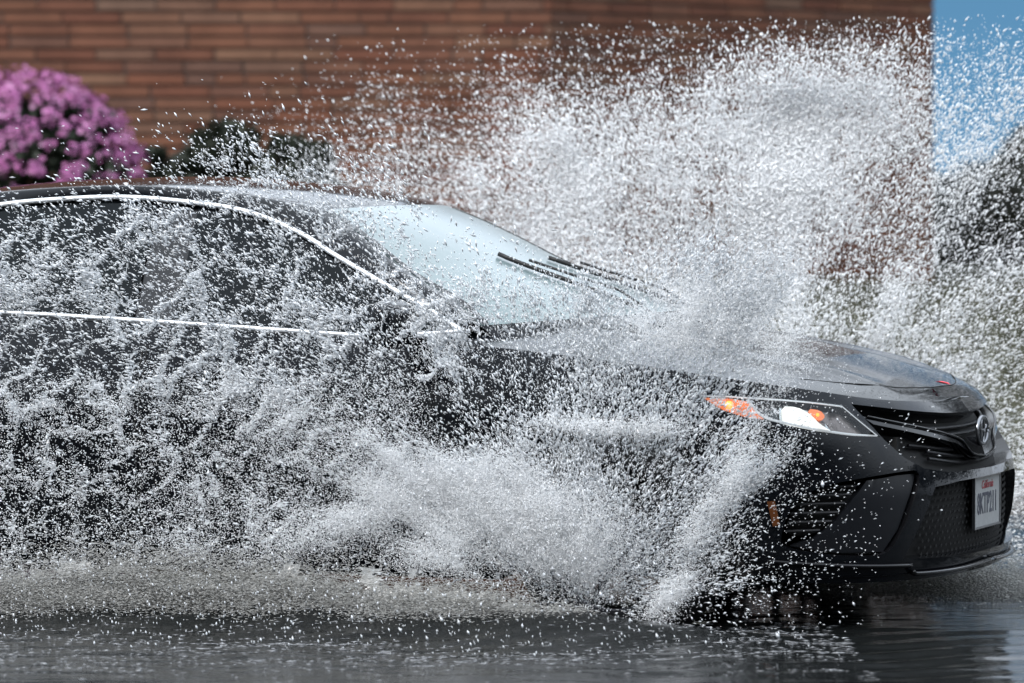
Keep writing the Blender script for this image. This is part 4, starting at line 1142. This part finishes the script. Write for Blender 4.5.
fan('water_plume', 'tall white plume of droplets rising behind the bonnet against the brick wall', FAR, FAR_U, FAR_Z0, FAR_DZ, FAR_R, (-.30,.05), 1.08, .28, .16, 'far', 6)

# loose drops falling through the air round the car
def loose():
    rng = np.random.default_rng(17); n = 8500
    u = rng.uniform(-2.9, 1.05, n); z = .08+1.0*rng.random(n)**1.5; v = -1.15-1.0*rng.random(n)
    keep = rng.random(n) < np.where(u > .45, np.exp(-(u-.45)/.22)*.55, .75)*np.where(z > .9, .3, 1)
    u, z, v = u[keep], z[keep], v[keep]; n = len(u); s = np.exp(rng.normal(0, .35, n))
    A = np.stack([rng.normal(.25,.25,n), rng.normal(0,.2,n), -np.ones(n)], -1)
    V, F = drops(to_world(np.stack([u,v,z],-1)), A,   .0040*s, .0017*s, rng)
    tag(mesh_obj('water_drops', V, F, M['drop'], None, True), 'loose white drops falling in front of the car down to the flooded road', 'drops', kind='stuff')
loose()
# churned foam of the wake along the near side, and splash under the nose
def wake():
    rng = np.random.default_rng(23); n = 560000
    u = rng.uniform(-3.6, .35, n); h = np.abs(rng.normal(0, 1, n))
    top = .185*(.75+.7*vnoise(u*3.2, u*0+.3, 71, 4))*smooth01((.45-u)/.9)*(.75+.25*smooth01(-u-.4))
    z = .055+h*top*.62; v = -1.19-.04*u*-1-np.abs(rng.normal(0,.05,n))
    den = np.exp(2.2*(vnoise(u*4, z*22, 72, 4)-.5))*np.exp(-(h*.8)**2)
    k = rng.random(n) < den*.75
    u, v, z = u[k], v[k], z[k]; m = len(u)
    A = np.stack([np.ones(m), rng.normal(0,.1,m), rng.normal(.05,.16,m)], -1); c, s = math.cos(TH), math.sin(TH)
    Aw = np.stack([c*A[:,0]+s*A[:,1], -s*A[:,0]+c*A[:,1], A[:,2]], -1)
    V, F = drops(to_world(np.stack([u,v,z],-1)), Aw, rng.uniform(.003,.010,m), rng.uniform(.0007,.0013,m), rng, True)
    # the foam bank itself, a ragged low mound
    h = .006; us = np.arange(-3.5, .38, h); ts = np.linspace(0, 1, 34); U, T = np.meshgrid(us, ts, indexing='ij')
    top_ = .18*(.80+.6*vnoise(U*3.2, U*0+.3, 71, 4))*smooth01((.12-U)/.45)
    Z = .03+T*top_; W = -1.22-.03*U*-1+.13*T*T+.05*(vnoise(U*5, T*3, 75, 4)-.5)+.02*(vnoise(U*26, T*9, 76, 3)-.5)
    kp = (vnoise(U*7, T*2.2, 77, 5)+.45*(vnoise(U*40, T*10, 78, 3)-.5) > .30+.42*T**1.6)[:-1,:-1]
    I = np.arange(U.size).reshape(U.shape); q = np.stack([I[:-1,:-1], I[1:,:-1], I[1:,1:], I[:-1,1:]], -1)[kp]
    used, inv = np.unique(q, return_inverse=True); inv = inv.reshape(q.shape)
    V0 = to_world(np.stack([U.ravel()[used], W.ravel()[used], Z.ravel()[used]], -1)); F0 = np.vstack([inv[:,[0,1,2]], inv[:,[0,2,3]]])
    # nose splash on the far side
    m2 = 26000; u2 = rng.normal(.62,.30,m2); v2 = .75+rng.normal(0,.25,m2); z2 = .06+np.abs(rng.normal(0,.045,m2))
    V2, F2 = drops(to_world(np.stack([u2,v2,z2],-1)), np.tile([1.0,-.3,.1],(m2,1))+rng.normal(0,.2,(m2,3)), rng.uniform(.003,.010,m2), rng.uniform(.0007,.0014,m2), rng)
    tag(mesh_obj('wake_foam', np.vstack([V0,V,V2]), np.vstack([F0,F+len(V0),F2+len(V0)+len(V)]), M['foam'], None, True), 'dirty grey foam churned up along the waterline of the car', 'foam', kind='stuff')
wake()
def flecks():  # ripple highlights put in as pale flecks lying on the water
    rng = np.random.default_rng(29); n = 5200
    x = rng.uniform(-2.2, 1.0, n); y = 12.85+rng.normal(0,.42,n); k = vnoise(x*1.6, y*5, 80, 3) > rng.uniform(.3,.75,n)
    x, y = x[k], y[k]; n = len(x)
    P = np.stack([x, y, wave(x, y)+.002], -1); A = np.stack([np.ones(n), rng.normal(0,.35,n), np.zeros(n)], -1)
    V, F = drops(P, A, rng.uniform(.004,.016,n), rng.uniform(.0006,.0015,n), rng)
    tag(mesh_obj('ripple_glints', V, F, M['fleck'], None, True), 'pale flecks for the glints of ripples where drops hit the flooded road in the foreground', 'foam', kind='stuff')
flecks()
pt = MB()  # red reflection on the bonnet, added as a small solid shape
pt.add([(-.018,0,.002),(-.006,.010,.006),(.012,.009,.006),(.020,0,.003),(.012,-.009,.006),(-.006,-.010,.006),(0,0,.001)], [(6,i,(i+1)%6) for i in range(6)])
po = pt.build('petal_or_reflection', pmat('red_reflection', (.75,.03,.05), .4)); po.location = to_world(np.array([[.815,-.085,.786]]))[0]; po.rotation_euler = (.0,.2,-.35)
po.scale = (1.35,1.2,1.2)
tag(po, 'small red reflection on the wet bonnet above the badge, added as a solid fleck', 'petal_or_reflection')
